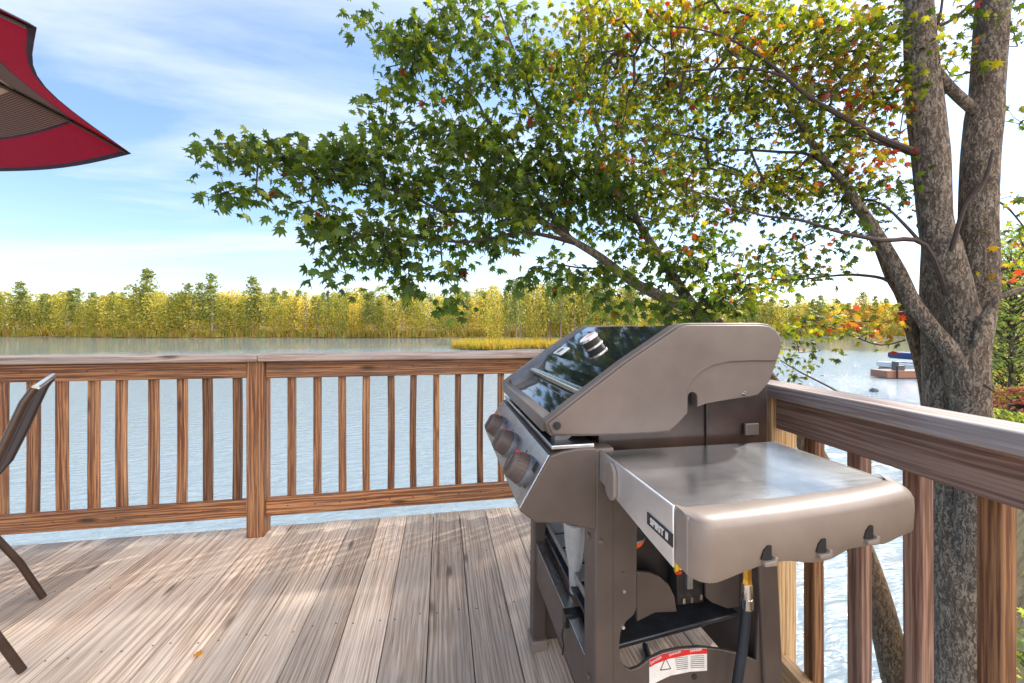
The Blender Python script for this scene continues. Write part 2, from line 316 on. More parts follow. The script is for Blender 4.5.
# ------------------------------------------------------------ deck
DE = 2.487; A0, B0 = 1.02, .0928
b = MB(); nl = MB()
k = -36
seams = []
x = .102
while x-.155*1 < 1.3: x += .155
xs = [x-.155*i for i in range(42)]
for x1 in xs:
    x0 = x1-.1515; y0 = lambda X: max(-3.4, (X-A0)/B0)
    if y0(x0) >= DE-.02: continue
    ya, yb = y0(x0), min(y0(x1), DE-.001); e = DE-random.random()*.012
    pl = [(x0, ya), (x1, yb), (x1, e), (x0, e)]
    off = [random.random()*50 for _ in range(3)]; dz = -random.random()*.003
    vs = [(a, c, dz) for a, c in pl]+[(a, c, -.036) for a, c in pl]; gr = [(off[0]+v[1], off[1]+v[0], off[2]+v[2]*.3) for v in vs]
    b.add(vs, [(0, 1, 2, 3), (7, 6, 5, 4), (0, 4, 5, 1), (1, 5, 6, 2), (2, 6, 7, 3), (3, 7, 4, 0)], 0, gr)
    b.add([(x0-.0036, max(-3.4, ya), -.016), (x0+.0002, max(-3.4, ya), -.016), (x0+.0002, e-.02, -.016), (x0-.0036, e-.02, -.016)], [(0, 1, 2, 3)], 1)
    for jy in (DE-.06, DE-.47, DE-.88, DE-1.29, DE-1.7, DE-2.1, DE-2.5):
        for xx in (x0+.03, x1-.03):
            if jy > max(y0(xx), -1)+.05:
                c = Vector((xx+random.uniform(-.006, .006), jy+random.uniform(-.012, .012), dz+.0006)); b.tube([c-Vector((0, 0, .002)), c], .0035, 7, 1)
# joists and rim under the boards
for jy in (DE-.06, DE-.47, DE-.88, DE-1.29, DE-1.7): b.box((-4.6, jy-.02, -.22), (A0+B0*jy-.05, jy+.02, -.037), 2, 0)
b.box((-5.2, DE-.035, -.26), (A0+B0*DE-.01, DE+.002, -.038), 2, 0)
for px in (-4.4, -2.0, .6): b.box((px, DE-.35, -4), (px+.14, DE-.21, -.23), 2, 2)
deck = b.build('deck_floor', [M['deck'], M['ink'], M['rail']], bevel=.002, seg=1); tag(deck, kind='structure')

# ------------------------------------------------------------ left railing
lr = empty('deck_railing', (-.96, 2.375, 0), 'long brown wooden deck railing facing the lake, a square post between its baluster runs', 'railing')
def part(fn, name, mt, parent, bevel=.003, smooth=False, seg=2):
    q = MB(); fn(q); return q.build(name, mt, parent, smooth=smooth, bevel=bevel, seg=seg)
YF = 2.370
part(lambda q: q.box((-1.033, 2.352, 0), (-.946, 2.44, .947), 0, 2, .55), 'post', M['rail'], lr)
part(lambda q: q.box((-3.6, 2.352, 0), (-3.51, 2.44, .947), 0, 2, .45), 'post', M['rail'], lr)
xl = -1.012; XE = 1.08
part(lambda q: q.box((-3.5, YF, .856), (-1.035, YF+.036, .946), 0, 0, .55), 'top_rail', M['rail'], lr)
part(lambda q: q.box((-.944, YF, .852), (XE, YF+.036, .946), 0, 0, .5), 'top_rail', M['rail'], lr)
part(lambda q: q.box((-3.5, YF, .104), (-1.035, YF+.036, .196), 0, 0, .7), 'bottom_rail', M['rail'], lr)
part(lambda q: q.box((-.944, YF, .101), (XE, YF+.036, .196), 0, 0, .95), 'bottom_rail', M['rail'], lr)
part(lambda q: q.box((-4.3, 2.305, .948), (-.962, 2.45, .985), 0, 0, .5), 'cap_rail', M['cap'], lr, .005)
part(lambda q: q.box((-.960, 2.305, .948), (XE+.02, 2.45, .985), 0, 0, .45), 'cap_rail', M['cap'], lr, .005)
bx = [-84, -56, -28, 2, 32.6, 63.2, 94.3, 122.9, 153, 181.6, 208, 237, 291.8, 317.6, 342.8, 366.6, 390.8, 413.7, 436.2, 458.5, 480.4, 501.3]
Xs = [onY(q, 400, 2.42)[0] for q in bx]; Xs += [Xs[-1]+.128*i for i in range(1, 6)]
for X in Xs:
    bw = random.uniform(-.006, .006); tn = random.random()
    bl = lambda q: [q.disc((X+random.uniform(-.006, .006), YF+.0005, z_), (0, -1, 0), .0038, .001, 8) for z_ in (.905,)]
    part(bl, 'nail_head', M['ink'], lr, 0)
    part(lambda q: q.disc((X+random.uniform(-.006, .006), YF+.0005, .152), (0, -1, 0), .0038, .001, 8), 'nail_head', M['ink'], lr, 0)
    part(lambda q: q.beam((X, 2.42, .10), (X+random.uniform(-.004, .004), 2.42, .944), .036, .036, (1, 0, 0), 0, tn, bw), 'baluster', M['rail'], lr, .0025)

# ------------------------------------------------------------ right railing
dR = Vector((math.sin(R(5.3)), math.cos(R(5.3)), 0)); pR = Vector((math.cos(R(5.3)), -math.sin(R(5.3)), 0)); K = 1.12
def RP(s, p_, z): return dR*s+pR*p_+Vector((0, 0, z))
rr = empty('deck_railing', RP(1.14, .89, 0), 'weathered purple-brown side railing running from behind the grill to the right edge', 'railing')
def rbox(name, s0, s1, p0, p1, z0, z1, mt, grain='s', tone=.5, bev=.003):
    q = MB()
    if grain == 's': q.beam(RP(s0, (p0+p1)/2, (z0+z1)/2), RP(s1, (p0+p1)/2, (z0+z1)/2), abs(p1-p0), z1-z0, pR, 0, tone)
    else: q.beam(RP((s0+s1)/2, (p0+p1)/2, z0), RP((s0+s1)/2, (p0+p1)/2, z1), abs(p1-p0), s1-s0, pR, 0, tone, random.uniform(-.002, .002))
    return q.build(name, mt, rr, bevel=bev)
rbox('cap_rail', -1.6, 2.38, .826, .918, .923, .961, M['cap'], tone=.6, bev=.006)
rbox('top_rail', -1.6, 1.088, .85, .884, .834, .9215, M['railR'], tone=.45)
rbox('top_rail', 1.19, 2.38, .85, .884, .834, .9215, M['railR'])
rbox('bottom_rail', -1.6, 1.088, .85, .886, .09, .18, M['pale'], tone=.8)
rbox('bottom_rail', 1.19, 2.38, .85, .886, .09, .18, M['railR'])
rbox('post', 1.100, 1.188, .848, .925, -.2, .9215, M['pale'], 'z', .8)
for i in range(18):
    s0 = .885*(.691+.144*(i-9))
    if s0 > 1.07 : continue
    rbox('baluster', s0, s0+.036, .8865, .916, -.2, .915, M['railR'] if i % 3 else M['rail'], 'z', random.uniform(.35, .9))
for i in range(8):
    s0 = 1.29+.1275*i
    rbox('baluster', s0, s0+.036, .8865, .916, -.2, .915, M['railR'], 'z', random.uniform(.3, .8))

# ------------------------------------------------------------ grill
gr_ = empty('gas_grill', (.55, 1.1, 0), 'taupe and black three-burner gas grill with side table, standing on the wooden deck', 'grill')
YN, YFAR = .815, 1.455
def PXZ(l, Y): return [onY(x, y, Y) for x, y in l]
prof = PXZ([(545, 422), (550, 436), (580, 436.3), (616, 435.5), (650, 434), (669.5, 432), (679, 423), (688, 413), (688.2, 396), (690, 393), (693, 392), (696, 393.5), (697.4, 397), (697.4, 407.2), (706, 404), (717.8, 401.6), (735, 399), (750, 397), (758.4, 395), (765, 388), (769.8, 381.3), (776, 365), (780.7, 350.8), (781.5, 343), (780, 335.5), (775.5, 328.5), (768.5, 324.2), (758, 323), (720, 323), (690, 323), (683, 323.3), (676, 325.3), (661.9, 335), (623.8, 361), (580.6, 394)], YN)
proud = PXZ([(547.5, 423), (552, 434), (580, 434.3), (616, 433.6), (650, 432), (668, 430), (677, 421.5), (686, 412), (686.4, 392), (692, 380), (700, 372), (712, 365.5), (728, 362), (750, 361), (775, 361), (778.8, 350), (779.5, 343), (778, 336), (774, 330), (767, 326.2), (757, 325), (720, 325), (690, 325), (684, 325.4), (677.5, 327.4), (662.9, 337), (624.8, 363), (582, 396)], YN)
lid = MB(); lid.prism(prof, YN, YN+.030)
lid.prism(proud, YN-.006, YN-.0005)
lid.prism(prof, YFAR-.030, YFAR)
# front lip joining both side castings
lid.box((prof[0][0]+.001, YN+.03, prof[1][1]-.002+.004), (prof[0][0]+.034, YFAR-.03, prof[0][1]+.002))
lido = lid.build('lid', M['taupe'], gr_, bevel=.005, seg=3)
def rimz(X):  # rim height above X along the slope/top
    pts = sorted(prof[22:]+[prof[0]], key=lambda q: q[0]); pts = [q for q in pts]
    for (a, za), (c, zc) in zip(pts, pts[1:]):
        if a <= X <= c: return za+(zc-za)*(X-a)/max(1e-6, c-a)
    return pts[-1][1]
Xf, Xt = prof[0][0], prof[30][0]; Xb = prof[26][0]
# sloped inner band
for y0, y1, sgn in ((YN+.030, YN+.062, 1), (YFAR-.030, YFAR-.062, -1)):
    q = MB(); xsl = np.linspace(Xf+.03, Xb, 24); n_ = len(xsl); vs = []
    for X in xsl:
        zr = rimz(X); vs += [(X, y0, zr-.004), (X, y1, zr-.020 if X < Xt else zr-.014), (X, y1, zr-.09), (X, y0, zr-.09)]
    fs = [(i*4+j, (i+1)*4+j, (i+1)*4+(j+1) % 4, i*4+(j+1) % 4) for i in range(n_-1) for j in range(4)]+[(0, 1, 2, 3), ((n_-1)*4+3, (n_-1)*4+2, (n_-1)*4+1, (n_-1)*4)]
    q.add(vs, fs); q.build('side_trim', M['slate'], lido, smooth=True)
# enamel hood between the castings: lower concave face, crease, upper panel, top, back
q = MB(); sk = [(Xf+.036, prof[0][1]-.012), (Xf+.060, rimz(Xf+.060)-.045), (Xf+.10, rimz(Xf+.10)-.052), (Xf+.135, rimz(Xf+.135)-.040), (Xf+.150, rimz(Xf+.15)-.028), (Xf+.165, rimz(Xf+.165)-.018), (Xt-.03, rimz(Xt-.03)-.012), (Xt-.005, rimz(Xt)-.010), (Xt+.03, rimz(Xt)-.008), (Xb, rimz(Xb)-.008), (prof[23][0]-.012, prof[23][1]), (prof[20][0]-.012, prof[20][1]), (prof[18][0]-.01, prof[18][1])]
inner = [(a, z-.006) for a, z in sk[::-1]]
nn = len(sk); vs = [(a, YN+.060, z) for a, z in sk]+[(a, YFAR-.060, z) for a, z in sk]; q.add(vs, [(i, nn+i, nn+i+1, i+1) for i in range(nn-1)])
hood = q.build('hood', M['enamel'], lido); sol = hood.modifiers.new('thick', 'SOLIDIFY'); sol.thickness = .004
hz = onX(556, 378, .313)
q = MB(); q.tube([(.318, YN+.055, .975), (.318, YFAR-.055, .975)], .0105, 14); q.build('handle', M['chrome'], lido, smooth=True)
# thermometer on upper panel
ux = Vector((sk[6][0]-sk[5][0], 0, sk[6][1]-sk[5][1])).normalized(); un = Vector((-ux.z, 0, ux.x))
tcn = Vector((.442, 1.125, rimz(.442)-.014))
q = MB(); q.disc(tcn, un, .027, .026, 28, 1); q.disc(tcn, un, .031, .006, 28, 0); q.disc(tcn+un*.026, un, .031, .006, 28, 0); q.build('thermometer', [M['chrome'], M['ink']], lido, smooth=True)
th = [o for o in COL.objects if o.name.startswith('thermometer')][-1]
q = MB(); q.disc(tcn+un*.0322, un, .027, .0012, 28); q.build('dial_face', M['white'], th)
q = MB(); q.beam(tcn+un*.034-ux*.004, tcn+un*.034+ux*.020, .003, .001, (0, 1, 0)); q.build('needle', M['red'], th)
q = MB(); c = Vector((.40, 1.315, rimz(.40)-.0115))
q.beam(c-ux*.020, c+ux*.020, .085, .004, (0, 1, 0)); bd = q.build('badge', M['white'], lido, bevel=.002)
q = MB(); q.beam(c-ux*.014+un*.003, c+ux*.010+un*.003, .022, .0015, (0, 1, 0)); q.build('badge_mark', M['slate'], bd)
q = MB(); bx_, bz_ = onY(556, 425, YN); q.disc((bx_, YN-.0065, bz_), (0, -1, 0), .0085, .002, 20, 0); q.disc((bx_, YN-.0086, bz_), (0, -1, 0), .005, .003, 6, 1); q.build('bolt', [M['black'], M['blackg']], lido, smooth=True); q = MB()
bx_, bz_ = onY(744.5, 393.5, YN); q.disc((bx_, YN-.0005, bz_), (0, -1, 0), .006, .004, 14, 2, .004); q.build('bolt', [M['black'], M['blackg'], M['chrome']], lido, smooth=True)
# firebox
x0, z0 = onY(622, 500, YN+.02); fb = MB()
X0 = .34; X1 = .765
fb.prism([(X0, .80), (X0, .925), (X0+.02, .96), (X1-.05, 1.02), (X1, 1.02), (X1, .84), (X1-.03, .80)], YN+.022, YFAR-.022)
fb.box((.60, YN+.016, .80), (.603, YN+.0225, .99))
fbo = fb.build('firebox', simple('burnt_enamel', (.022, .012, .010), .35, 0, .35, 9, .2), gr_, bevel=.006)
bxa = onY(749, 437, YN); q = MB(); q.box((bxa[0], YN+.010, bxa[1]), (bxa[0]+.036, YN+.018, bxa[1]+.028)); q.build('bracket', M['taupeD'], fbo, bevel=.002)
# control panel housing
YC = .80
cp = PXZ([(550.3, 455.7), (563, 451.5), (580, 448.4), (597, 448), (597, 531), (565, 524), (535.7, 523.2), (519.5, 511.5)], YC)
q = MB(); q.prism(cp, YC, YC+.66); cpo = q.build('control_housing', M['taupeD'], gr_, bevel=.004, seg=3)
pt, pb = Vector((cp[0][0], 0, cp[0][1])), Vector((cp[7][0], 0, cp[7][1])); pd = (pt-pb).normalized(); pn = Vector((-pd.z, 0, pd.x))
q = MB(); q.beam(pb+pd*.006+pn*.002+Vector((0, YC+.008, 0)), pt-pd*.002+pn*.002+Vector((0, YC+.008, 0)), .001, .001)
q = MB(); a, c = pb+pd*.004+pn*.0025, pt-pd*.001+pn*.0025; 
q.add([(a.x, YC+.004, a.z), (c.x, YC+.004, c.z), (c.x, YC+.656, c.z), (a.x, YC+.656, a.z), (a.x-pn.x*.004, YC+.004, a.z-pn.z*.004), (c.x-pn.x*.004, YC+.004, c.z-pn.z*.004), (c.x-pn.x*.004, YC+.656, c.z-pn.z*.004), (a.x-pn.x*.004, YC+.656, a.z-pn.z*.004)], [(0, 1, 2, 3), (7, 6, 5, 4), (0, 4, 5, 1), (1, 5, 6, 2), (2, 6, 7, 3), (3, 7, 4, 0)])
pan = q.build('control_panel', M['steel'], gr_, bevel=.001)
q = MB(); q.box((cp[0][0]+.004, YC+.004, cp[1][1]+.003), (cp[3][0]-.004, YC+.64, cp[1][1]+.012)); q.build('top_plate', M['steel'], gr_, bevel=.002)
pc = pb.lerp(pt, .47)
for ky in (.885, 1.085, 1.285):
    c = Vector((pc.x, ky, pc.z)); q = MB(); q.disc(c+pn*.002, pn, .036, .008, 28, 0); bz = q.build('knob_bezel', M['slate'], pan, smooth=True)
    q = MB(); q.tube([c+pn*.008, c+pn*.014, c+pn*.038, c+pn*.044], [.034, .0335, .029, .025], 28)
    kb = q.build('knob', M['knob'], pan, smooth=True)
    q = MB()
    for a in range(28):
        an = a/28*2*math.pi; rd = pd*math.cos(an)+Vector((0, 1, 0))*math.sin(an); q.beam(c+pn*.012+rd*.0335, c+pn*.036+rd*.0295, .0035, .002, rd.cross(pn))
    q.build('grip_ribs', M['knob'], kb)
    q = MB(); q.beam(c+pn*.0455-pd*.020, c+pn*.0455+pd*.020, .012, .006, (0, 1, 0)); q.build('knob_bar', M['knob'], kb, bevel=.002)
    q = MB(); q.beam(c+pn*.030+pd*.0305, c+pn*.042+pd*.0285, .006, .003, (0, 1, 0)); q.build('knob_mark', M['red'], kb)
    for dy_ in (-.05, .05):
        for dd in (-.02, .03):
            q = MB(); q.disc(c+Vector((0, dy_, 0))+pd*dd+pn*.0026, pn, .004, .0004, 8); q.build('panel_mark', M['ink'], pan)
q = MB(); c = Vector((pt.x, YC+.035, pt.z))-pd*.03; q.beam(c+pn*.003, c-pd*.022+pn*.003, .022, .001, (0, 1, 0)); q.build('panel_sticker', M['ink'], pan)
# cart legs
def taper(q, x0, x1, y0, y1, zt, zb, dx=0, dy=0):
    vs = [(x0+dx, y0+dy, zb), (x1+dx, y0+dy, zb), (x1+dx, y1+dy, zb), (x0+dx, y1+dy, zb), (x0, y0, zt), (x1, y0, zt), (x1, y1, zt), (x0, y1, zt)]
    q.add(vs, [(3, 2, 1, 0), (4, 5, 6, 7), (0, 1, 5, 4), (1, 2, 6, 5), (2, 3, 7, 6), (3, 0, 4, 7)])
XL = .317
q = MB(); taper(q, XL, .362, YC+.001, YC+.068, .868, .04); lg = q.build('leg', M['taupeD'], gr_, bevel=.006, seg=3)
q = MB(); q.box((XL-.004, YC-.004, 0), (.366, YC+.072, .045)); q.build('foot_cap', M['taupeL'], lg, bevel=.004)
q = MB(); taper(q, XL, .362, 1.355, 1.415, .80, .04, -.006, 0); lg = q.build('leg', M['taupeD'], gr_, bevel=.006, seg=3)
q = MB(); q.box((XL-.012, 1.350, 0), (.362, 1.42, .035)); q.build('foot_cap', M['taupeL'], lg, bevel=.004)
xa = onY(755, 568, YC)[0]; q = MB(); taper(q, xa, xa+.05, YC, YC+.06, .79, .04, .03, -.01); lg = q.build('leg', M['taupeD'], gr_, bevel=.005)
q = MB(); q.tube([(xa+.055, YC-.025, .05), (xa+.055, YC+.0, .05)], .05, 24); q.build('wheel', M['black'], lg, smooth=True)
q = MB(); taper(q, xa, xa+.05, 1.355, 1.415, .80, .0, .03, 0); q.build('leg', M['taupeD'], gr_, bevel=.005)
# side panel of the cart (near), open in the middle
sp = PXZ([(613, 455), (640, 455), (641, 520), (637.5, 530), (637, 548), (637, 608), (634, 615), (626, 622), (621, 632), (619.5, 645), (620, 660), (624, 667), (631, 670.5), (639, 667.5), (650, 659), (664, 652.5), (680, 649), (700, 647.5), (722, 650), (740, 654), (757, 661), (759, 600), (757, 560), (774, 560), (784, 700), (796, 860), (613, 900)], YC+.003)
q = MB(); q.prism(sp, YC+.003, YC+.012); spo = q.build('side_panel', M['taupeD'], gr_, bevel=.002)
spf = [(a, z) for a, z in sp]; q = MB(); q.prism(spf, 1.40, 1.409); q.build('side_panel', M['taupeD'], gr_)
q = MB()
scr = []
for (x_, y_, r_2, mi) in ((601.5, 542.5, .0062, 1), (623.5, 573, .003, 1), (624, 591, .0052, 0), (623, 627, .005, 0)):
    q = MB()
    a, z = onY(x_, y_, YC-.004 if x_ < 613 else YC+.002); q.disc((a, YC+.001 if x_ < 613 else YC+.003, z), (0, -1, 0), r_2, .004, 12, mi, r_2*.7); q.build('screw', [M['chrome'], M['taupe']], spo, smooth=True)
q = MB(); a, z = onX(590, 537, XL); q.disc((XL+.001, .835, z), (-1, 0, 0), .006, .005, 12); q.build('screw', M['taupe'], spo, smooth=True); q = MB(); a, z = onX(588.5, 675, XL); q.disc((XL+.001, .835, z), (-1, 0, 0), .006, .005, 12); q.build('screw', M['taupe'], spo, smooth=True)
a, z = onY(664, 666, YC); q = MB(); q.disc((onY(695, 677.5, YC)[0], YC+.003, onY(695, 677.5, YC)[1]), (0, -1, 0), .006, .002, 12); q.build('panel_hole', M['ink'], spo)
# warning label
lb = PXZ([(649, 659), (662, 653.5), (680, 649.6), (700, 647.8), (706.5, 648), (706.5, 670), (690, 671), (670, 675), (657, 681), (649, 686)], YC+.003)
q = MB(); q.prism(lb, YC+.0012, YC+.0028); lab = q.build('warning_label', M['white'], spo)
rb = PXZ([(649, 659), (662, 653.5), (680, 649.6), (700, 647.8), (706.5, 648), (706.5, 652.8), (690, 653.6), (668, 658), (655, 663), (649, 666.5)], YC+.003)
q = MB(); q.prism(rb, YC+.0004, YC+.0011); q.build('red_band', M['red'], lab)
q = MB(); tri = [onY(x, y, YC) for x, y in ((660.5, 670.5), (665.6, 658.5), (671, 669))]
for i in range(3):
    a_, c_ = tri[i], tri[(i+1) % 3]; q.beam((a_[0], YC+.0007, a_[1]), (c_[0], YC+.0007, c_[1]), .0008, .0013, (0, 1, 0))
for i in range(7):
    a_, z_ = onY(675+i*.3, 658.5+i*1.9, YC); a2, z2 = onY(688, 657+i*1.9, YC); q.beam((a_, YC+.0007, z_), (a2, YC+.0007, z2), .0006, .0006, (0, 1, 0))
    a_, z_ = onY(691, 656.5+i*1.9, YC); a2, z2 = onY(704.5, 656+i*1.9, YC)
    q.beam((a_, YC+.0007, z_), (a2, YC+.0007, z2), .0006, .0006, (0, 1, 0))
q.build('label_print', M['ink'], lab)
def text(s, name, size, mt, mtx, parent, depth=.0006, align='CENTER', shear=0, off=0):
    cu = bpy.data.curves.new(name, 'FONT'); cu.body = s; cu.size = size; cu.extrude = depth; cu.align_x = align; cu.align_y = 'CENTER'; cu.shear = shear; cu.offset = off
    tmp = bpy.data.objects.new('tmp', cu); COL.objects.link(tmp); dg = bpy.context.evaluated_depsgraph_get(); dg.update()
    me = bpy.data.meshes.new_from_object(tmp.evaluated_get(dg)); bpy.data.objects.remove(tmp); me.transform(mtx); me.materials.clear(); me.materials.append(mt)
    o = bpy.data.objects.new(name, me); COL.objects.link(o); o.parent = parent; o.matrix_parent_inverse = WM(parent).inverted(); return o
mY = lambda x, z, y, rot=0: Matrix.Translation((x, y, z)) @ Matrix.Rotation(R(90), 4, 'X') @ Matrix.Rotation(rot, 4, 'Z')
for (px, py, ro) in ((656, 660.3, R(22)), (675, 653.5, R(9)), (696, 650.4, R(0))):
    a, z = onY(px, py, YC); text('DANGER', 'label_text', .0072, M['white'], mY(a, z, YC+.0002, ro), lab, .0003)
# front frame bar
q = MB(); q.box((XL+.004, YC+.069, .25), (XL+.010, 1.354, .37)); q.box((XL+.004, YC+.069, .3702), (XL+.032, 1.354, .376)); q.build('front_rail', M['taupeD'], gr_, bevel=.002)
q = MB(); q.box((XL+.002, YC+.069, .3765), (XL+.034, 1.354, .380)); q.build('rail_cover', M['steel'], gr_, bevel=.001)
q = MB(); yy = .985; q.box((XL-.006, yy, .352), (XL+.05, yy+.028, .386)); q.tube([(XL-.006, yy+.01, .36), (XL-.012, yy+.012, .33), (XL-.008, yy+.01, .30), (XL-.012, yy+.008, .28)], .0025, 6); q.build('igniter_clip', M['black'], gr_, bevel=.002)
# back panel and bottom shelf
q = MB(); q.prism([(XL+.034, .398), (.69, .437), (.69, .449), (XL+.034, .410)], YC+.04, 1.39); q.build('bottom_shelf', M['blackg'], gr_, bevel=.003)
q = MB(); q.box((.70, YC+.03, .30), (.708, 1.39, .79)); q.build('back_panel', M['taupeD'], gr_, bevel=.002)
q = MB()
for i in range(4): q.box((XL+.045, 1.02+.085*i, .445), (XL+.16, 1.02+.085*i+.07, .450))
q.box((XL+.04, .96, .432), (XL+.046, 1.36, .452)); q.build('wire_tray', M['grey'], gr_, bevel=.002)
# inner round plate and valve block
pl = PXZ([(637, 572), (650, 573), (660, 577), (669, 585), (675, 597), (677, 612), (655, 613), (637, 622)], YC+.06)
q = MB(); q.prism(pl, YC+.06, YC+.07); q.build('heat_shield', M['taupeD'], gr_, bevel=.002)
pl = PXZ([(637, 520), (700, 520), (700, 560), (677, 560), (676, 604), (672, 612), (668, 590), (655, 578), (637, 575)], YC+.10)
q = MB(); q.prism(pl, YC+.10, YC+.11); q.build('inner_bulkhead', M['black'], gr_)
a, z = onY(677, 606, YC+.06); a2, z2 = onY(704, 560, YC+.06); q = MB(); q.box((a, YC+.06, z), (a2, YC+.10, z2)); vb = q.build('valve_block', M['black'], gr_, bevel=.003)
q = MB()
for x_, y_ in ((683, 604), (691, 603), (700, 600)):
    a, z = onY(x_, y_, YC+.05); q.box((a, YC+.05, z), (a+.006, YC+.06, z+.012))
q.build('valve_fitting', M['chrome'], vb)
a, z = onY(688, 590, YC+.05); q = MB(); q.box((a, YC+.052, z), (a+.014, YC+.06, z+.06)); q.build('valve_plate', M['grey'], vb)
a, z = onY(679, 571, YC+.05); q = MB(); q.box((a-.012, YC+.045, z), (a-.004, YC+.052, z+.03)); q.box((a-.002, YC+.045, z+.005), (a+.008, YC+.052, z+.04)); q.build('warning_tag', M['yellow'], vb)
a, z = onY(675, 570, YC+.05); q = MB(); q.box((a, YC+.045, z-.008), (a+.014, YC+.052, z-.001)); q.build('red_clip', M['red'], vb)
pl = PXZ([(704, 520), (752, 520), (752, 600), (744, 606), (728, 609), (712, 603), (706, 598)], YC+.05)
q = MB(); q.prism(pl, YC+.05, YC+.058); q.build('rear_bracket', M['taupeD'], gr_, bevel=.002)
# hose with fittings
HYp = YC-.03
def hp(x, y): a, z = onY(x, y, HYp); return (a, HYp, z)
q = MB(); q.tube([hp(746.5, 606), hp(745, 625), hp(741.5, 655), hp(736, 690), hp(733, 730), (hp(735, 800)[0], HYp+.02, .03), (.60, .95, .012), (.70, 1.3, .012)], .0105, 12); ho = q.build('gas_hose', M['rubber'], gr_, smooth=True)
q = MB(); q.tube([hp(747, 608), hp(747, 598)], .0125, 8); q.tube([hp(747, 598), hp(747, 592), hp(747, 583)], [.011, .0125, .0115], 8); q.build('hose_coupling', M['chrome'], ho, smooth=True)
q = MB(); q.tube([hp(747, 583), hp(747, 578), hp(747, 560)], [.0105, .009, .009], 6); q.build('brass_fitting', M['brass'], ho)
# side table (near)
ZT = .865; TX0 = .331; TX1 = .755
tt = empty('side_table', (.53, .65, ZT), None, None); tt.parent = gr_; tt.matrix_parent_inverse = WM(gr_).inverted()
def crest(u):  # outer edge Y as X goes 0..1
    return .474+.012*u+.028*u**3
us = np.linspace(0, 1, 17)
# steel top
q = MB(); outl = [(TX0, .80)]+[(TX0+u*(TX1-TX0-.004), crest(u)+.050) for u in us]+[(TX1-.004, .80)]
q.add([(a, c, ZT-.003) for a, c in outl]+[(a, c, ZT-.010) for a, c in outl], [tuple(range(len(outl))), tuple(range(2*len(outl)-1, len(outl)-1, -1))]+[(i, len(outl)+i, len(outl)+(i+1) % len(outl), (i+1) % len(outl)) for i in range(len(outl))])
m2, t2, p2 = mat('table_steel'); g2 = t2.nodes.new('ShaderNodeTexCoord').outputs['Object']
nA = noise(t2, g2, 5, 5, .65, .4); nB = noise(t2, g2, 1, 4, .6, vscale=(9, 160, 9))
rA = ramp(t2, nA.outputs[0], [(.3, (.55, .59, .64)), (.7, (.88, .92, .97))]); t2.links.new(rA.outputs[0], p2.inputs['Base Color']); p2.inputs['Metallic'].default_value = 1
mr = t2.nodes.new('ShaderNodeMapRange'); mr.inputs['To Min'].default_value = .12; mr.inputs['To Max'].default_value = .34; t2.links.new(nA.outputs[0], mr.inputs[0]); t2.links.new(mr.outputs[0], p2.inputs['Roughness']); bump(t2, p2, nB.outputs[0], .12, .002)
q.build('tabletop', m2, tt)
# moulded outer end with rounded crest and scalloped skirt
q = MB(); secs = []
def skz(u):
    X = TX0+u*(TX1-TX0); sc_ = [(0, .781), (.08, .780), (.16, .788), (.24, .795), (.34, .796), (.44, .787), (.52, .787), (.6, .797), (.7, .796), (.78, .792), (.86, .797), (1, .80)]
    for (a, za), (c, zc) in zip(sc_, sc_[1:]):
        if a <= u <= c: return za+(zc-za)*(u-a)/(c-a)
us2 = np.linspace(0, 1, 41)
for u in us2:
    X = TX0+u*(TX1-TX0); cy = crest(u); er = 0
    if u < .05: er = (1-u/.05)**2*.018
    if u > .93: er = ((u-.93)/.07)**2*.03
    cy += er
    secs.append([(X, crest(u)+.0505, ZT-.002), (X, cy+.040, ZT+.001), (X, cy+.018, ZT+.0005), (X, cy+.006, ZT-.004), (X, cy+.001, ZT-.012), (X, cy, ZT-.03), (X, cy+.002, skz(u)+.004), (X, cy+.006, skz(u)), (X, cy+.010, skz(u)+.004), (X, cy+.010, ZT-.03), (X, cy+.03, ZT-.012), (X, crest(u)+.0505, ZT-.010)])
n_ = 12; vs = [v for s_ in secs for v in s_]
q.add(vs, [(i*n_+j, (i+1)*n_+j, (i+1)*n_+(j+1) % n_, i*n_+(j+1) % n_) for i in range(40) for j in range(n_)]+[tuple(range(n_)), tuple(40*n_+j for j in range(n_-1, -1, -1))])
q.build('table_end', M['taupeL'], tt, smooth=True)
q = MB(); q.box((TX0-.002, crest(0)+.022, .783), (TX0+.004, .5265, ZT-.003)); q.build('table_corner', M['taupeL'], tt, bevel=.005, seg=3); q = MB(); q.box((TX1-.012, crest(1)+.03, .80), (TX1-.002, .80, ZT-.002)); q.build('table_corner', M['taupeL'], tt, bevel=.006, seg=3)
# steel front face
q = MB(); fr = [(.80, .802), (.80, ZT), (.527, ZT), (.527, .776), (.60, .782)]
q.prism(fr, TX0-.004, TX0, frame=lambda a, b_, t_: (t_, a, b_)); fro = q.build('table_front', simple('front_steel', (.85, .87, .90), .42, 1, .05, 6), tt, bevel=.0015)
oy, oz = onX(612, 481, TX0-.006)
q = MB(); ov = [(math.cos(a)*.022, math.sin(a)*.036) for a in np.linspace(0, 2*math.pi, 28, endpoint=False)]
ov = [(max(-.020, min(.020, a*1.15)), c) for a, c in ov]
q.prism([(oy+a, oz+c) for a, c in ov], TX0-.012, TX0-.004, frame=lambda a, b_, t_: (t_, a, b_)); q.build('hinge_cap', M['taupeL'], tt, bevel=.002)
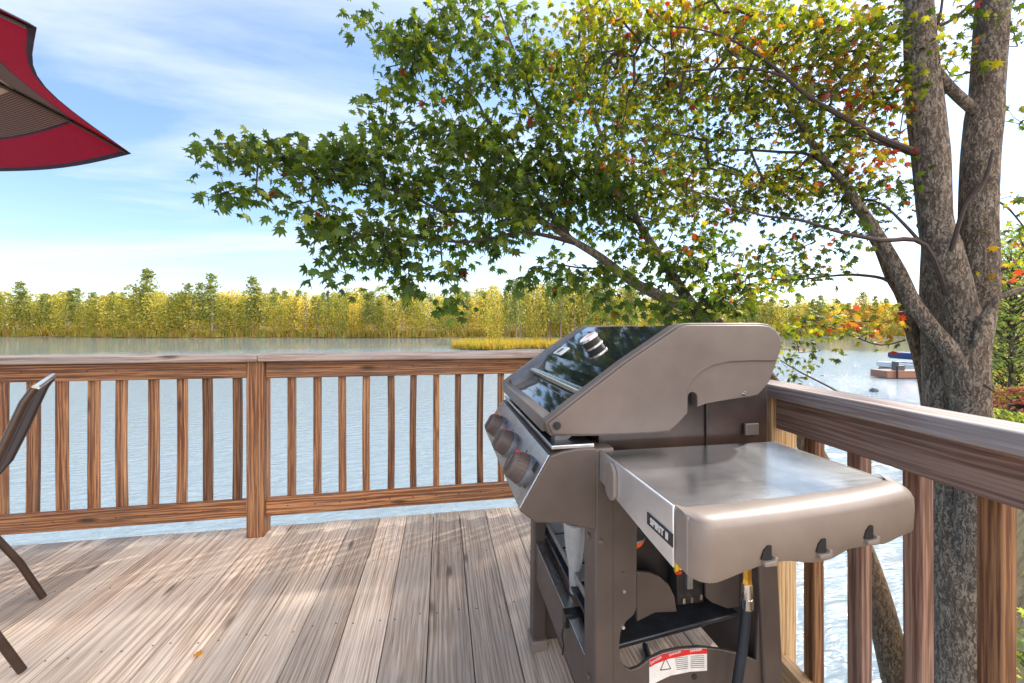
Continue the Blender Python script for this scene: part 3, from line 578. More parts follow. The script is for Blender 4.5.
# badge with writing
y1, z1 = onX(647.5, 515, TX0-.004); y2, z2 = onX(673.5, 542, TX0-.004)
yb0, zc0 = onX(647.8, 514.5, TX0-.004); yb1, zc1 = onX(673.2, 541, TX0-.004)
cyb = (yb0+yb1)/2; czb = .5*(onX(660, 517.5, TX0)[1]+onX(660, 535.5, TX0)[1])
q = MB(); q.box((TX0-.0055, yb1, czb-.0095), (TX0-.0042, yb0, czb+.0095)); bdg = q.build('badge', M['ink'], tt)
mX = Matrix.Translation((TX0-.0058, cyb, czb)) @ Matrix.Rotation(R(-90), 4, 'Z') @ Matrix.Rotation(R(90), 4, 'X') @ Matrix.Scale(1.0, 4)
text('SPIRIT II', 'badge_text', .0175*(yb0-yb1)/.085, M['white'], mX, bdg, .0004, off=.0004)
# hooks under the end
for hx, hy_ in ((758.5, 551), (815.5, 546), (868.5, 535.5)):
    a, z = onY(hx, hy_, .490); q = MB(); z += .004
    q.prism([(a-.008, z-.008), (a+.008, z-.010), (a+.008, z+.010), (a+.002, z+.010), (a-.004, z+.004)], crest((a-TX0)/(TX1-TX0))-.0015, .505); q.build('hook_slot', M['ink'], tt)
    q = MB(); q.prism([(a-.006, z-.016), (a+.014, z-.016), (a+.015, z-.004), (a+.010, z-.004), (a+.009, z-.009), (a-.006, z-.010)], crest((a-TX0)/(TX1-TX0))-.006, .50); q.build('hook', M['taupeL'], tt, bevel=.0015)
# things inside the cart
pc0 = empty('plastic_cup', (.365, 1.07, .385), 'translucent white plastic cup standing on the grill shelf behind the front bar', 'cup')
mc, tcu, pcu = mat('cup_plastic'); gg = tcu.nodes.new('ShaderNodeTexCoord').outputs['Object']; ncu = noise(tcu, gg, 30, 3); rcu = ramp(tcu, ncu.outputs[0], [(.3, (.6, .63, .66)), (.7, (.8, .82, .84))]); tcu.links.new(rcu.outputs[0], pcu.inputs['Base Color']); pcu.inputs['Transmission Weight'].default_value = .55; pcu.inputs['Roughness'].default_value = .25
q = MB(); c0 = Vector((.365, 1.07, .385)); q.tube([c0+Vector((0, 0, z)) for z in (0, .003, .07, .12, .175, .195)], [.013, .015, .018, .026, .031, .033], 20); q.tube([c0+Vector((0, 0, z)) for z in (.196, .2)], [.034, .034], 20); q.build('cup', mc, pc0, smooth=True)
q = MB(); a, z = onY(630, 536, .865); oc = Vector((a, .865, z)); vs = []; fs = []
for i in range(7):
    for j in range(20):
        th_ = i/6*math.pi/2; an = j/20*2*math.pi; rr_ = .032*math.cos(th_); vs.append(oc+Vector((math.cos(an)*rr_, math.sin(an)*rr_, -.026*math.sin(th_))))
fs = [(i*20+j, i*20+(j+1) % 20, (i+1)*20+(j+1) % 20, (i+1)*20+j) for i in range(6) for j in range(20)]
q.add(vs, fs); q.disc(oc+Vector((0, 0, .001)), (0, 0, 1), .034, .004, 20, 1)
q.tube([oc+Vector((0, 0, .004)), oc+Vector((0, 0, .09))], .003, 6, 1)
ob = q.build('orange_bowl', [M['orange'], M['grey']], smooth=True); tag(ob, 'small orange bowl with grey rim under the grill, left of the side table', 'bowl')

# ------------------------------------------------------------ umbrella
T1 = (-1.384, 1.163); T2 = (-1.905, 2.0); hubc = (-2.654, .952); ZU = 1.995
um = empty('patio_umbrella', C(hubc[0], hubc[1], 0), 'red patio umbrella with brown striped band, its corner reaching in at the top left', 'umbrella')
a0 = math.atan2(T1[1]-hubc[1], T1[0]-hubc[0]); RU = math.hypot(T1[0]-hubc[0], T1[1]-hubc[1])
def upt(seg, u, r):   # seg panel, u 0..1 across, r 0..1 radial
    an0, an1 = a0+seg*math.pi/4, a0+(seg+1)*math.pi/4
    p0 = Vector((math.cos(an0), math.sin(an0))); p1 = Vector((math.cos(an1), math.sin(an1)))
    q_ = p0.lerp(p1, u)*RU*r; sag = math.sin(math.pi*u)
    q_ *= 1-(.115 if seg == 0 else -.01)*sag*r**3
    z = ZU+.42*(1-r)**.85*1.0+.0-.05*sag*r*(1-r)*2+(.035 if seg == 0 else -.02)*sag*r**2
    return C(hubc[0]+q_.x, hubc[1]+q_.y, z)
q = MB(); radii = [.04, .2, .35, .5, .6, .70, .715, .78, .845, .853, .92, .985, 1.0]
for sg in range(8):
    nu = 10
    vs = []; gr = []
    for r in radii:
        for iu in range(nu+1): vs.append(upt(sg, iu/nu, r)); gr.append((r*1.3, iu/nu, 0))
    for k in range(len(radii)-1):
        rm = (radii[k]+radii[k+1])/2
        mi = 3 if rm > .985 else (0 if rm > .853 else (3 if .845 < rm < .853 else (2 if .70 < rm < .715 else (1 if rm > .30 else 0))))
        fs = [(k*(nu+1)+i, k*(nu+1)+i+1, (k+1)*(nu+1)+i+1, (k+1)*(nu+1)+i) for i in range(nu)]
        if k == 0: q.add(vs, fs, mi, gr); base = len(q.v)-len(vs)
        else: q.f += [tuple(base+j for j in f) for f in fs]; q.m += [mi]*len(fs)
cano = q.build('canopy', [M['fab'], M['stripe'], M['tan'], M['hem']], um, smooth=True); s_ = cano.modifiers.new('s', 'SOLIDIFY'); s_.thickness = .003
for sg in range(8):
    q = MB(); pts = [upt(sg, 0, r)+Vector((0, 0, -.012)) for r in np.linspace(.05, .985, 12)]; q.tube(pts, .007, 8); q.build('rib', M['frame'], um, smooth=True)
    q = MB(); pp = upt(sg, 0, .55)+Vector((0, 0, -.02)); q.tube([C(hubc[0], hubc[1], 2.0), pp], .005, 6); q.build('strut', M['frame'], um)
q = MB(); q.tube([C(hubc[0], hubc[1], .03), C(hubc[0], hubc[1], ZU+.46)], .02, 16); q.build('pole', M['frame'], um, smooth=True)
q = MB(); q.disc(C(hubc[0], hubc[1], 0), (0, 0, 1), .24, .05, 28, 0, .2); q.build('base', M['black'], um, smooth=True)

# ------------------------------------------------------------ sling chair at left
ch = empty('patio_chair', C(-1.9, 1.3, 0), 'brown metal sling patio chair cut off by the left edge of the deck view', 'chair')
wv_ = Vector((-.700, .714)); rv = Vector((.692, .722)); foot_n = Vector((-1.585, 1.310)); wch = .50
def cp_(f, s_, z): v_ = foot_n+wv_*(wch*s_)+rv*f; return C(v_.x, v_.y, z)
q = MB(); nb_ = 14; vs = []; bk = [(.015, .925), (-.008, .88), (-.030, .81), (-.058, .72), (-.10, .60), (-.165, .50), (-.27, .43), (-.34, .405), (-.5, .41), (-.66, .43), (-.72, .42)]
for f_, z_ in bk: vs += [cp_(f_, .03, z_), cp_(f_, .97, z_)]
q.add(vs, [(2*i, 2*i+1, 2*i+3, 2*i+2) for i in range(len(bk)-1)], gr=[tuple(v*5) for v in vs]); sg_ = q.build('sling', simple('sling_fabric', (.045, .022, .018), .6, 0, .2, 200), ch, smooth=True); s_ = sg_.modifiers.new('s', 'SOLIDIFY'); s_.thickness = .004
for sd_ in (0, 1):
    q = MB(); q.tube([cp_(f_, sd_, z_) for f_, z_ in bk], .012, 10); q.build('side_frame', M['frame'], ch, smooth=True)
    q = MB(); q.tube([cp_(-.012, sd_, .008), cp_(-.075, sd_, .18), cp_(-.19, sd_, .42)], .012, 10); q.build('leg', M['frame'], ch, smooth=True)
    q = MB(); q.tube([cp_(-.72, sd_, .42), cp_(-.70, sd_, .2), cp_(-.66, sd_, .008)], .012, 10); q.build('leg', M['frame'], ch, smooth=True)
    q = MB(); q.tube([cp_(-.17, sd_, .66), cp_(-.4, sd_, .65), cp_(-.66, sd_, .63), cp_(-.71, sd_, .42)], .013, 10); q.build('armrest', M['frame'], ch, smooth=True)
q = MB(); q.tube([cp_(.015, 0, .925), cp_(.015, 1, .925)], .010, 10); q.build('top_bar', M['chrome'], ch, smooth=True)

# ------------------------------------------------------------ trees close by
half = [(0, 0), (.10, .12), (.36, .04), (.29, .22), (.56, .40), (.27, .44), (.34, .76), (.13, .64), (0, 1.0)]
outl = [(a, c) for a, c in half]+[(-a, c) for a, c in half[-2:0:-1]]
LT = np.array([(0, .42, 0)]+[(a, c, -.30*abs(a)-.12*(c-.4)**2*2) for a, c in outl]); nO = len(outl)
LF = [(0, 1+i, 1+(i+1) % nO) for i in range(nO)]
def leaves(name, pts, sizes, cols, parent, mt, up=.55, down=.5):
    n = len(pts); P = np.array(pts); S = np.array(sizes)
    az = rng.uniform(0, 2*np.pi, n); dip = rng.normal(down, .35, n)
    yv = np.stack([np.cos(az)*np.cos(dip), np.sin(az)*np.cos(dip), -np.sin(dip)], 1)
    nv = np.stack([rng.normal(0, up, n), rng.normal(0, up, n), np.ones(n)], 1); nv -= (nv*yv).sum(1, keepdims=True)*yv; nv /= np.linalg.norm(nv, axis=1, keepdims=True)
    xv = np.cross(yv, nv); V = P[:, None, :]+S[:, None, None]*(LT[None, :, 0:1]*xv[:, None, :]*rng.uniform(.62, 1.12, n)[:, None, None]+LT[None, :, 1:2]*yv[:, None, :]+(LT[None, :, 2:3]*rng.uniform(.2, 2.6, n)[:, None, None]-.35*LT[None, :, 1:2]**2*rng.uniform(-.3, 1.4, n)[:, None, None])*nv[:, None, :])
    kk = len(LT); me = bpy.data.meshes.new(name); Fa = (np.array(LF)[None]+np.arange(n)[:, None, None]*kk).reshape(-1, 3)
    me.from_pydata(V.reshape(-1, 3).tolist(), [], Fa.tolist()); me.update()
    a = me.attributes.new('col', 'FLOAT_VECTOR', 'POINT'); a.data.foreach_set('vector', np.repeat(np.array(cols), kk, axis=0).astype(np.float32).ravel())
    me.materials.append(mt); o = bpy.data.objects.new(name, me); COL.objects.link(o); o.parent = parent; o.matrix_parent_inverse = WM(parent).inverted(); return o
PAL = {'oak': [((.06, .105, .02), 10), ((.095, .145, .022), 7), ((.19, .23, .03), 3), ((.035, .065, .016), 4), ((.22, .04, .015), .2)],
       'mix': [((.07, .10, .012), 8), ((.17, .19, .02), 6), ((.04, .07, .012), 5), ((.24, .09, .02), .5), ((.25, .20, .02), 1.5), ((.20, .03, .02), .35)],
       'yel': [((.34, .31, .02), 3.5), ((.20, .25, .02), 7), ((.08, .12, .015), 5), ((.36, .16, .02), 1), ((.3, .04, .02), .6)],
       'red': [((.10, .13, .015), 6), ((.24, .09, .03), 2), ((.20, .035, .03), 1.3), ((.26, .2, .02), 2)],
       'org': [((.36, .14, .02), 2), ((.40, .26, .03), 3), ((.2, .22, .03), 3), ((.35, .04, .02), 2)],
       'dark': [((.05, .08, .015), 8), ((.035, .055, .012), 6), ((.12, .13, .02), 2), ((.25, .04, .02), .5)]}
def pick(pal):
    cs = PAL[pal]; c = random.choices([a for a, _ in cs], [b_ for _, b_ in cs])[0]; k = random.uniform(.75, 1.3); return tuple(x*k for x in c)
def dens(pl, step=.12):
    out = [Vector(pl[0])]
    for a, b_ in zip(pl, pl[1:]):
        n = max(1, int((Vector(b_)-Vector(a)).length/step)); out += [Vector(a).lerp(Vector(b_), i/n) for i in range(1, n+1)]
    return out
def smoothpl(pts, rad, sub=4):
    P = [Vector(p) for p in pts]; o = []; r_ = []
    for i in range(len(P)-1):
        p0, p1, p2, p3 = P[max(i-1, 0)], P[i], P[i+1], P[min(i+2, len(P)-1)]
        for k in range(sub):
            t = k/sub; o.append(.5*((2*p1)+(-p0+p2)*t+(2*p0-5*p1+4*p2-p3)*t*t+(-p0+3*p1-3*p2+p3)*t**3)); r_.append(rad[i]+(rad[i+1]-rad[i])*t)
    o.append(P[-1]); r_.append(rad[-1]); return o, r_
def grow(limbs, clumps, root, leafsize, per, size_sd=.15, spread=.11, twr=.0022, minr=0.0):
    nodes = []; 
    for pl in limbs: nodes += dens(pl, .10)
    nodes = np.array([tuple(v) for v in nodes]); ns = len(nodes)
    att = []
    for cx, cy, rx, ry, dp, ds, n, pal in clumps:
        for _ in range(n):
            while True:
                u, v = random.uniform(-1, 1), random.uniform(-1, 1)
                if u*u+v*v < 1: break
            att.append((W(cx+u*rx, cy+v*ry, dp+random.uniform(-ds, ds)), pal))
    A = np.array([tuple(a) for a, _ in att]); D = np.array([np.min(((nodes-a)**2).sum(1)) for a in A]); order = np.argsort(D)
    N_ = np.zeros((ns+len(A)*6, 3)); N_[:ns] = nodes; cnt = ns; par = {}; 
    for i in order:
        a = A[i]; d2 = ((N_[:cnt]-a)**2).sum(1)+.0*np.abs(N_[:cnt, 2]-a[2]); j = int(np.argmin(d2)); d = math.sqrt(d2[j]); k = min(5, max(1, int(d/.16)))
        src = N_[j].copy(); prev = j
        for s_ in range(1, k+1):
            t = s_/k; p_ = src+(a-src)*t; 
            if s_ < k: p_ = p_+rng.normal(0, .018, 3)+np.array([0, 0, .10*d*math.sin(math.pi*t)*.4])
            N_[cnt] = p_; par[cnt] = prev; prev = cnt; cnt += 1
    wgt = {}
    for c_ in range(cnt-1, ns-1, -1): wgt[c_] = wgt.get(c_, 0)+1; wgt[par[c_]] = wgt.get(par[c_], 0)+wgt[c_]
    q = MB()
    for c_ in range(ns, cnt):
        r0 = twr*math.sqrt(min(40, wgt[c_])); q.tube([N_[par[c_]], N_[c_]], [r0*1.08, r0*.95], 4, cap=False)
    q.build('twigs', M['barkD'], root)
    P, S, Cc = [], [], []
    for (a, pal) in att:
        for _ in range(max(1, int(random.gauss(per, per*.35)))):
            v = Vector((random.gauss(0, 1), random.gauss(0, 1), random.gauss(0, .6))); v = v*(min(1.5, v.length)/max(v.length, 1e-6))*spread*.7; P.append(tuple(a+v)); S.append(leafsize*max(.5, random.gauss(1, size_sd))); Cc.append(pick(pal))
    # leaves along the twigs too
    for c_ in range(ns, cnt):
        if random.random() < .35: P.append(tuple(N_[c_]+rng.normal(0, .03, 3))); S.append(leafsize*random.uniform(.6, 1)); Cc.append(pick(att[0][1]))
    return leaves('crown', P, S, Cc, root, M['leaf'])
def limb(parent, name, px, rads, mt, sides=12, sub=4):
    pts = [W(x, y, d) for x, y, d in px]; sp_, sr = smoothpl(pts, rads, sub); q = MB(); q.tube(sp_, sr, sides); o = q.build(name, mt, parent, smooth=True)
    return sp_
# leaning oak behind the grill
D1 = 4.3
oakb = W(905, 700, 3.9); oakb.z = WATER
oak = empty('oak_tree', oakb, 'green leaning tree whose leafy boughs spread over the lake behind the grill', 'tree')
L1 = []
L1.append(limb(oak, 'trunk', [(935, 930, 3.7), (912, 760, 3.75), (898, 683, 3.8), (873, 585, 3.9), (838, 500, 4.0), (790, 415, 4.1), (745, 352, 4.2), (712, 322, 4.3)], [.17, .14, .125, .115, .105, .10, .09, .08], M['barkB'], 16))
L1.append(limb(oak, 'bough', [(720, 330, 4.28), (690, 308, 4.3), (660, 296, 4.3), (630, 280, 4.3), (600, 257, 4.3), (572, 240, 4.3), (550, 226, 4.3), (520, 205, 4.25), (480, 185, 4.2)], [.085, .07, .06, .052, .045, .036, .03, .022, .012], M['bark'], 10))
L1.append(limb(oak, 'bough', [(700, 316, 4.3), (688, 300, 4.3), (672, 275, 4.4), (652, 245, 4.5), (635, 215, 4.6), (610, 160, 4.7), (590, 100, 4.8), (580, 40, 4.8)], [.075, .06, .052, .045, .038, .03, .02, .01], M['bark'], 10))
L1.append(limb(oak, 'branch', [(575, 243, 4.3), (548, 236, 4.2), (520, 232, 4.1), (495, 238, 4.0), (460, 242, 3.9), (420, 238, 3.8), (380, 236, 3.8)], [.028, .022, .018, .015, .012, .009, .005], M['barkD'], 8))
L1.append(limb(oak, 'branch', [(550, 226, 4.3), (510, 212, 4.2), (470, 211, 4.1), (440, 210, 4.0), (410, 195, 3.9), (370, 186, 3.8), (320, 178, 3.7), (260, 160, 3.6), (215, 150, 3.6)], [.026, .022, .019, .017, .014, .011, .008, .006, .003], M['barkD'], 8))
L1.append(limb(oak, 'branch', [(572, 240, 4.3), (540, 200, 4.3), (510, 150, 4.3), (486, 118, 4.3), (476, 100, 4.3), (455, 82, 4.3), (425, 60, 4.2), (395, 30, 4.2)], [.028, .024, .018, .014, .012, .009, .006, .003], M['barkD'], 8))
L1.append(limb(oak, 'branch', [(480, 128, 4.3), (440, 132, 4.2), (410, 140, 4.2), (380, 132, 4.1)], [.010, .008, .006, .003], M['barkD'], 6))
L1.append(limb(oak, 'branch', [(640, 225, 4.55), (580, 180, 4.6), (540, 110, 4.6), (510, 40, 4.6), (490, -20, 4.6)], [.022, .018, .014, .010, .006], M['barkD'], 6))
ck = [(212, 146, 10, 12, 3.6, .2, 5, 'oak'), (222, 184, 13, 16, 3.6, .2, 7, 'oak'), (252, 150, 28, 13, 3.6, .3, 16, 'oak'), (245, 192, 22, 11, 3.6, .3, 8, 'oak'), (285, 155, 42, 20, 3.7, .3, 34, 'oak'), (335, 160, 45, 26, 3.8, .4, 52, 'oak'), (385, 168, 42, 30, 3.9, .4, 50, 'oak'),
      (300, 200, 22, 10, 3.7, .3, 8, 'oak'), (325, 225, 30, 18, 3.7, .3, 24, 'oak'), (370, 235, 38, 26, 3.8, .4, 40, 'oak'), (333, 262, 10, 18, 3.7, .2, 8, 'oak'), (345, 280, 8, 10, 3.7, .2, 3, 'oak'), (405, 262, 18, 26, 3.8, .3, 18, 'oak'), (408, 292, 12, 8, 3.8, .2, 5, 'oak'), (455, 302, 11, 11, 3.7, .1, 5, 'oak'), (442, 268, 14, 14, 3.8, .2, 8, 'oak'),
      (425, 205, 40, 34, 4.0, .4, 58, 'oak'), (470, 170, 45, 40, 4.1, .5, 70, 'oak'), (490, 235, 38, 24, 4.1, .4, 36, 'oak'), (520, 190, 50, 40, 4.3, .5, 70, 'oak'), (575, 190, 50, 45, 4.5, .5, 110, 'oak'), (640, 150, 60, 60, 4.9, .5, 90, 'oak'), (700, 120, 60, 50, 5.0, .4, 50, 'oak'),
      (367, 16, 14, 12, 4.2, .2, 6, 'oak'), (400, 35, 26, 26, 4.2, .3, 26, 'oak'), (435, 60, 30, 30, 4.3, .3, 32, 'oak'), (395, 85, 24, 22, 4.2, .3, 18, 'oak'), (385, 100, 18, 10, 4.2, .2, 6, 'oak'), (450, 20, 34, 24, 4.3, .3, 30, 'oak'), (500, 40, 40, 40, 4.5, .4, 52, 'oak'), (470, 95, 40, 28, 4.4, .4, 36, 'oak'), (545, 90, 40, 50, 4.6, .5, 60, 'oak'),
      (368, 126, 22, 7, 4.1, .2, 8, 'oak'), (405, 132, 26, 11, 4.1, .3, 16, 'oak'), (450, 135, 30, 18, 4.2, .3, 26, 'oak'), (530, 140, 50, 36, 4.4, .4, 55, 'oak'), (600, 110, 50, 60, 4.8, .5, 70, 'oak'),
      (620, 200, 50, 45, 4.6, .5, 64, 'oak'), (665, 215, 50, 45, 4.6, .5, 50, 'mix'), (585, 280, 34, 16, 4.3, .3, 22, 'oak'), (640, 268, 40, 24, 4.4, .4, 34, 'oak'), (705, 262, 40, 34, 4.4, .4, 40, 'oak'), (735, 290, 26, 20, 4.2, .3, 24, 'oak'), (690, 310, 40, 14, 4.1, .3, 24, 'oak'), (545, 262, 18, 14, 4.2, .3, 9, 'oak'), (530, 285, 12, 8, 4.2, .2, 4, 'oak'), (620, 305, 20, 10, 4.2, .2, 8, 'oak'), (770, 275, 22, 18, 4.4, .3, 12, 'oak')]
grow(L1, ck, oak, .112, 5.2, spread=.16)
# multi-stemmed maple by the right railing
mb_ = W(965, 850, 2.9); mb_.z = WATER
mp_ = empty('maple_tree', mb_, 'multi-stemmed grey-barked tree with turning leaves just beyond the right railing', 'tree')
DM = 2.9; L2 = []
limb(mp_, 'trunk', [(972, 1000, 2.75), (966, 820, 2.8), (962, 683, 2.9), (960, 600, 2.92), (957, 520, 2.95), (947, 430, 3.0), (942, 360, 3.05), (939, 290, 3.1), (938, 230, 3.1), (936, 180, 3.05)], [.22, .185, .165, .16, .145, .12, .115, .11, .09, .06], M['bark'], 20)
L2.append(limb(mp_, 'stem', [(968, 600, 2.88), (973, 500, 2.8), (973, 440, 2.8), (971, 410, 2.8), (968, 386, 2.8), (967, 362, 2.8), (965, 335, 2.8), (959, 306, 2.8), (951, 277, 2.8), (942, 248, 2.8), (935, 219, 2.83), (931, 160, 2.85), (926, 117, 2.88), (921, 58, 2.9), (918, 0, 2.9), (916, -60, 2.95)], [.11, .09, .095, .100, .108, .112, .108, .094, .098, .100, .090, .100, .102, .092, .08, .07], M['bark'], 18))
L2.append(limb(mp_, 'stem', [(969, 372, 2.85), (973, 335, 2.87), (978, 306, 2.9), (979, 277, 2.9), (978, 219, 2.9), (980, 160, 2.9), (984, 117, 2.9), (987, 88, 2.9), (993, 0, 2.9), (998, -60, 2.9)], [.09, .10, .098, .108, .100, .10, .10, .09, .09, .08], M['bark'], 18))
L2.append(limb(mp_, 'stem', [(960, 368, 2.78), (948, 347, 2.78), (931, 327, 2.8), (913, 303, 2.83), (898, 271, 2.88), (878, 236, 2.92), (857, 204, 2.97), (840, 178, 3.0), (820, 155, 3.02), (805, 132, 3.05), (792, 110, 3.1), (775, 90, 3.1), (740, 70, 3.2)], [.06, .05, .048, .047, .044, .040, .034, .029, .024, .021, .018, .013, .008], M['bark'], 12))
limb(mp_, 'stem', [(974, 556, 2.92), (960, 525, 2.98), (945, 500, 3.05), (935, 470, 3.1), (928, 397, 3.15), (920, 358, 3.2), (911, 327, 3.2), (903, 298, 3.2), (890, 276, 3.2), (878, 250, 3.2), (868, 235, 3.2)], [.04, .04, .045, .047, .047, .046, .044, .042, .034, .022, .012], M['barkB'], 12)
B = lambda px, r_, s=7: L2.append(limb(mp_, 'branch', px, r_, M['barkD'], s))
B([(918, 153, 2.85), (880, 138, 2.8), (845, 118, 2.75), (810, 98, 2.7), (780, 72, 2.7), (750, 50, 2.7), (720, 35, 2.7), (690, 28, 2.7)], [.024, .020, .017, .014, .012, .009, .006, .003])
B([(927, 160, 2.85), (880, 143, 2.9), (850, 135, 3.0), (810, 138, 3.0)], [.012, .009, .006, .003], 5)
B([(790, 78, 2.7), (750, 68, 2.7), (700, 70, 2.8), (640, 75, 2.9)], [.009, .008, .006, .003], 5)
B([(740, 60, 2.7), (722, 40, 2.7), (735, 10, 2.7)], [.006, .005, .003], 5)
B([(868, 215, 2.95), (835, 175, 3.0), (810, 155, 3.05), (780, 152, 3.1), (740, 150, 3.1), (700, 152, 3.2)], [.014, .013, .012, .01, .008, .004], 6)
B([(950, 305, 2.8), (925, 245, 2.7), (880, 240, 2.7), (840, 232, 2.7), (800, 220, 2.7), (760, 215, 2.8), (720, 200, 2.9), (690, 190, 3.0)], [.012, .016, .015, .012, .010, .008, .006, .003], 6)
B([(922, 244, 2.8), (905, 225, 2.8), (885, 206, 2.9), (870, 200, 3.0)], [.012, .010, .007, .004], 5)
B([(905, 310, 3.2), (890, 282, 3.2), (860, 275, 3.2), (830, 276, 3.3), (790, 280, 3.4), (740, 275, 3.5)], [.014, .014, .012, .009, .006, .003], 5)
B([(923, 60, 2.9), (938, 25, 2.9), (943, -5, 2.9)], [.011, .009, .007], 5)
B([(930, 30, 2.9), (955, 18, 2.9), (978, -3, 2.9)], [.014, .012, .009], 5)
L2.append(limb(mp_, 'branch', [(928, 50, 2.88), (936, 70, 2.85), (952, 90, 2.83), (974, 110, 2.88)], [.034, .033, .034, .036], M['bark'], 8))
B([(952, 250, 2.7), (965, 205, 2.65), (985, 180, 2.6), (993, 150, 2.6)], [.013, .013, .011, .008], 6)
L2.append(limb(mp_, 'branch', [(975, 345, 2.7), (985, 315, 2.65), (995, 300, 2.6), (1010, 293, 2.6), (1040, 285, 2.6)], [.026, .024, .020, .018, .014], M['bark'], 8))
B([(990, 275, 2.85), (1005, 268, 2.8), (1030, 258, 2.8)], [.016, .013, .01], 6)
B([(996, 200, 2.9), (1010, 210, 2.9), (1030, 235, 2.9)], [.007, .006, .004], 5)
B([(984, 385, 2.65), (992, 390, 2.6), (998, 393, 2.55)], [.009, .006, .003], 5)
B([(905, 340, 3.2), (880, 345, 3.2), (850, 335, 3.2), (820, 325, 3.3), (790, 330, 3.4)], [.007, .006, .005, .004, .002], 5)
B([(948, 560, 3.0), (930, 480, 3.6), (880, 420, 3.9), (840, 393, 4.0), (800, 372, 4.1), (780, 360, 4.1)], [.02, .018, .014, .011, .008, .004], 5)
B([(918, 95, 2.9), (895, 80, 2.9), (875, 85, 3.0), (850, 70, 3.1)], [.012, .009, .006, .003], 5)
ck = [(620, 18, 55, 22, 3.2, .4, 60, 'yel'), (700, 18, 60, 22, 3.1, .4, 66, 'yel'), (780, 25, 60, 28, 3.0, .4, 70, 'yel'), (850, 25, 50, 30, 3.0, .4, 50, 'mix'), (640, 65, 60, 34, 3.3, .4, 70, 'mix'), (710, 75, 50, 30, 3.2, .4, 50, 'mix'), (790, 85, 55, 34, 3.1, .4, 66, 'mix'), (855, 80, 45, 40, 3.0, .3, 50, 'red'), (890, 60, 24, 50, 3.0, .3, 30, 'mix'),
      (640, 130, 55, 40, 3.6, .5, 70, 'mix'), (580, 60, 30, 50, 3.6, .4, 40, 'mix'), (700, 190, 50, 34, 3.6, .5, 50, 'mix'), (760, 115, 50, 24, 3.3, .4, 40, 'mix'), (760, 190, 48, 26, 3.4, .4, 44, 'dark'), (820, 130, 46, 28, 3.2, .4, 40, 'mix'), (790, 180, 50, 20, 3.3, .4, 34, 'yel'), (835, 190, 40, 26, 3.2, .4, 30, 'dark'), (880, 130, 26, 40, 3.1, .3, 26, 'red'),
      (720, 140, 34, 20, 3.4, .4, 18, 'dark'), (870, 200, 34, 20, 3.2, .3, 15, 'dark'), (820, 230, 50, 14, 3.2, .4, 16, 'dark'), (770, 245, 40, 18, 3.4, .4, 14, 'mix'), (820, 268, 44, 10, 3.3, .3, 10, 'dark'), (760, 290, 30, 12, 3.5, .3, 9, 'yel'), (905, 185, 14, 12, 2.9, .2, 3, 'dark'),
      (815, 322, 40, 10, 3.4, .3, 16, 'yel'), (860, 322, 34, 8, 3.3, .3, 12, 'org'), (800, 348, 22, 8, 3.5, .2, 5, 'mix'), (805, 378, 18, 6, 4.0, .2, 3, 'mix'), (870, 340, 22, 8, 3.2, .2, 3, 'yel'), (790, 360, 8, 14, 3.9, .2, 3, 'mix'),
      (945, 45, 14, 16, 2.9, .2, 5, 'dark'), (950, 70, 18, 10, 2.9, .2, 6, 'yel'), (955, 15, 22, 10, 2.9, .2, 5, 'mix'), (1008, 12, 14, 14, 2.9, .2, 5, 'mix'), (1012, 40, 12, 12, 2.9, .2, 3, 'mix'), (1008, 265, 16, 8, 2.7, .2, 5, 'org'), (1016, 235, 12, 10, 2.8, .2, 3, 'mix'), (1016, 120, 10, 20, 3.0, .2, 2, 'dark'), (1010, 205, 14, 10, 2.9, .2, 3, 'yel'), (860, 165, 30, 12, 3.0, .2, 10, 'org'), (955, 50, 14, 10, 2.9, .1, 2, 'mix')]
grow(L2, ck, mp_, .060, 8.2, spread=.17, twr=.0018)
# overhead boughs of the maple above the frame, shading the deck
ck = [(700, -110, 260, 90, 3.2, .9, 260, 'mix'), (950, -110, 120, 90, 3.2, .8, 110, 'mix')]
# ------------------------------------------------------------ right bank: trees, shrubs, birch trunks
def tree_at(lat, dep, h, name, label, cat, grp, pal, crown, n, ls, per=14, tr=.12, bk_='bark', z0=None):
    z0 = WATER+.8 if z0 is None else z0; base = C(lat, dep, z0); rt = empty(name, base, label, cat, grp)
    q = MB(); bend = random.uniform(-.4, .4); tp = [base+Vector((0, 0, -.3)), base+Vector((bend*.3, 0, h*.35)), base+Vector((bend, bend*.5, h*.7)), base+Vector((bend*.8, bend, h*.97))]
    a_, r_ = smoothpl(tp, [tr, tr*.75, tr*.45, tr*.1]); q.tube(a_, r_, 8); q.build('trunk', M[bk_], rt, smooth=True)
    P, S, Cc = [], [], []; q = MB()
    for i in range(n):
        z = random.uniform(crown[0], 1.0); R_ = crown[1]*h*math.sin(math.pi*min(1, max(.05, (z-crown[0])/(1-crown[0])*.8+.15)))**.7
        an = random.uniform(0, 6.28); rr_ = R_*math.sqrt(random.random()); c_ = base+Vector((math.cos(an)*rr_+bend*z, math.sin(an)*rr_, z*h+random.gauss(0, .02*h)))
        q.tube([base+Vector((bend*z, 0, max(.1, z-.12)*h)), c_], [.02*tr/.12, .006], 3, cap=False)
        for _ in range(per): P.append(tuple(c_+Vector((random.gauss(0, 1), random.gauss(0, 1), random.gauss(0, .5)))*ls*2.2)); S.append(ls*.62*random.uniform(.7, 1.3)); Cc.append(pick(pal))
    q.build('limbs', M['barkD'], rt); leaves('crown', P, S, Cc, rt, M['leaf']); return rt
PAL['bank'] = [((.16, .24, .08), 6), ((.24, .30, .10), 5), ((.12, .18, .06), 4), ((.34, .34, .10), 2)]
PAL['pine'] = [((.20, .30, .14), 6), ((.27, .36, .17), 4), ((.14, .22, .10), 4)]
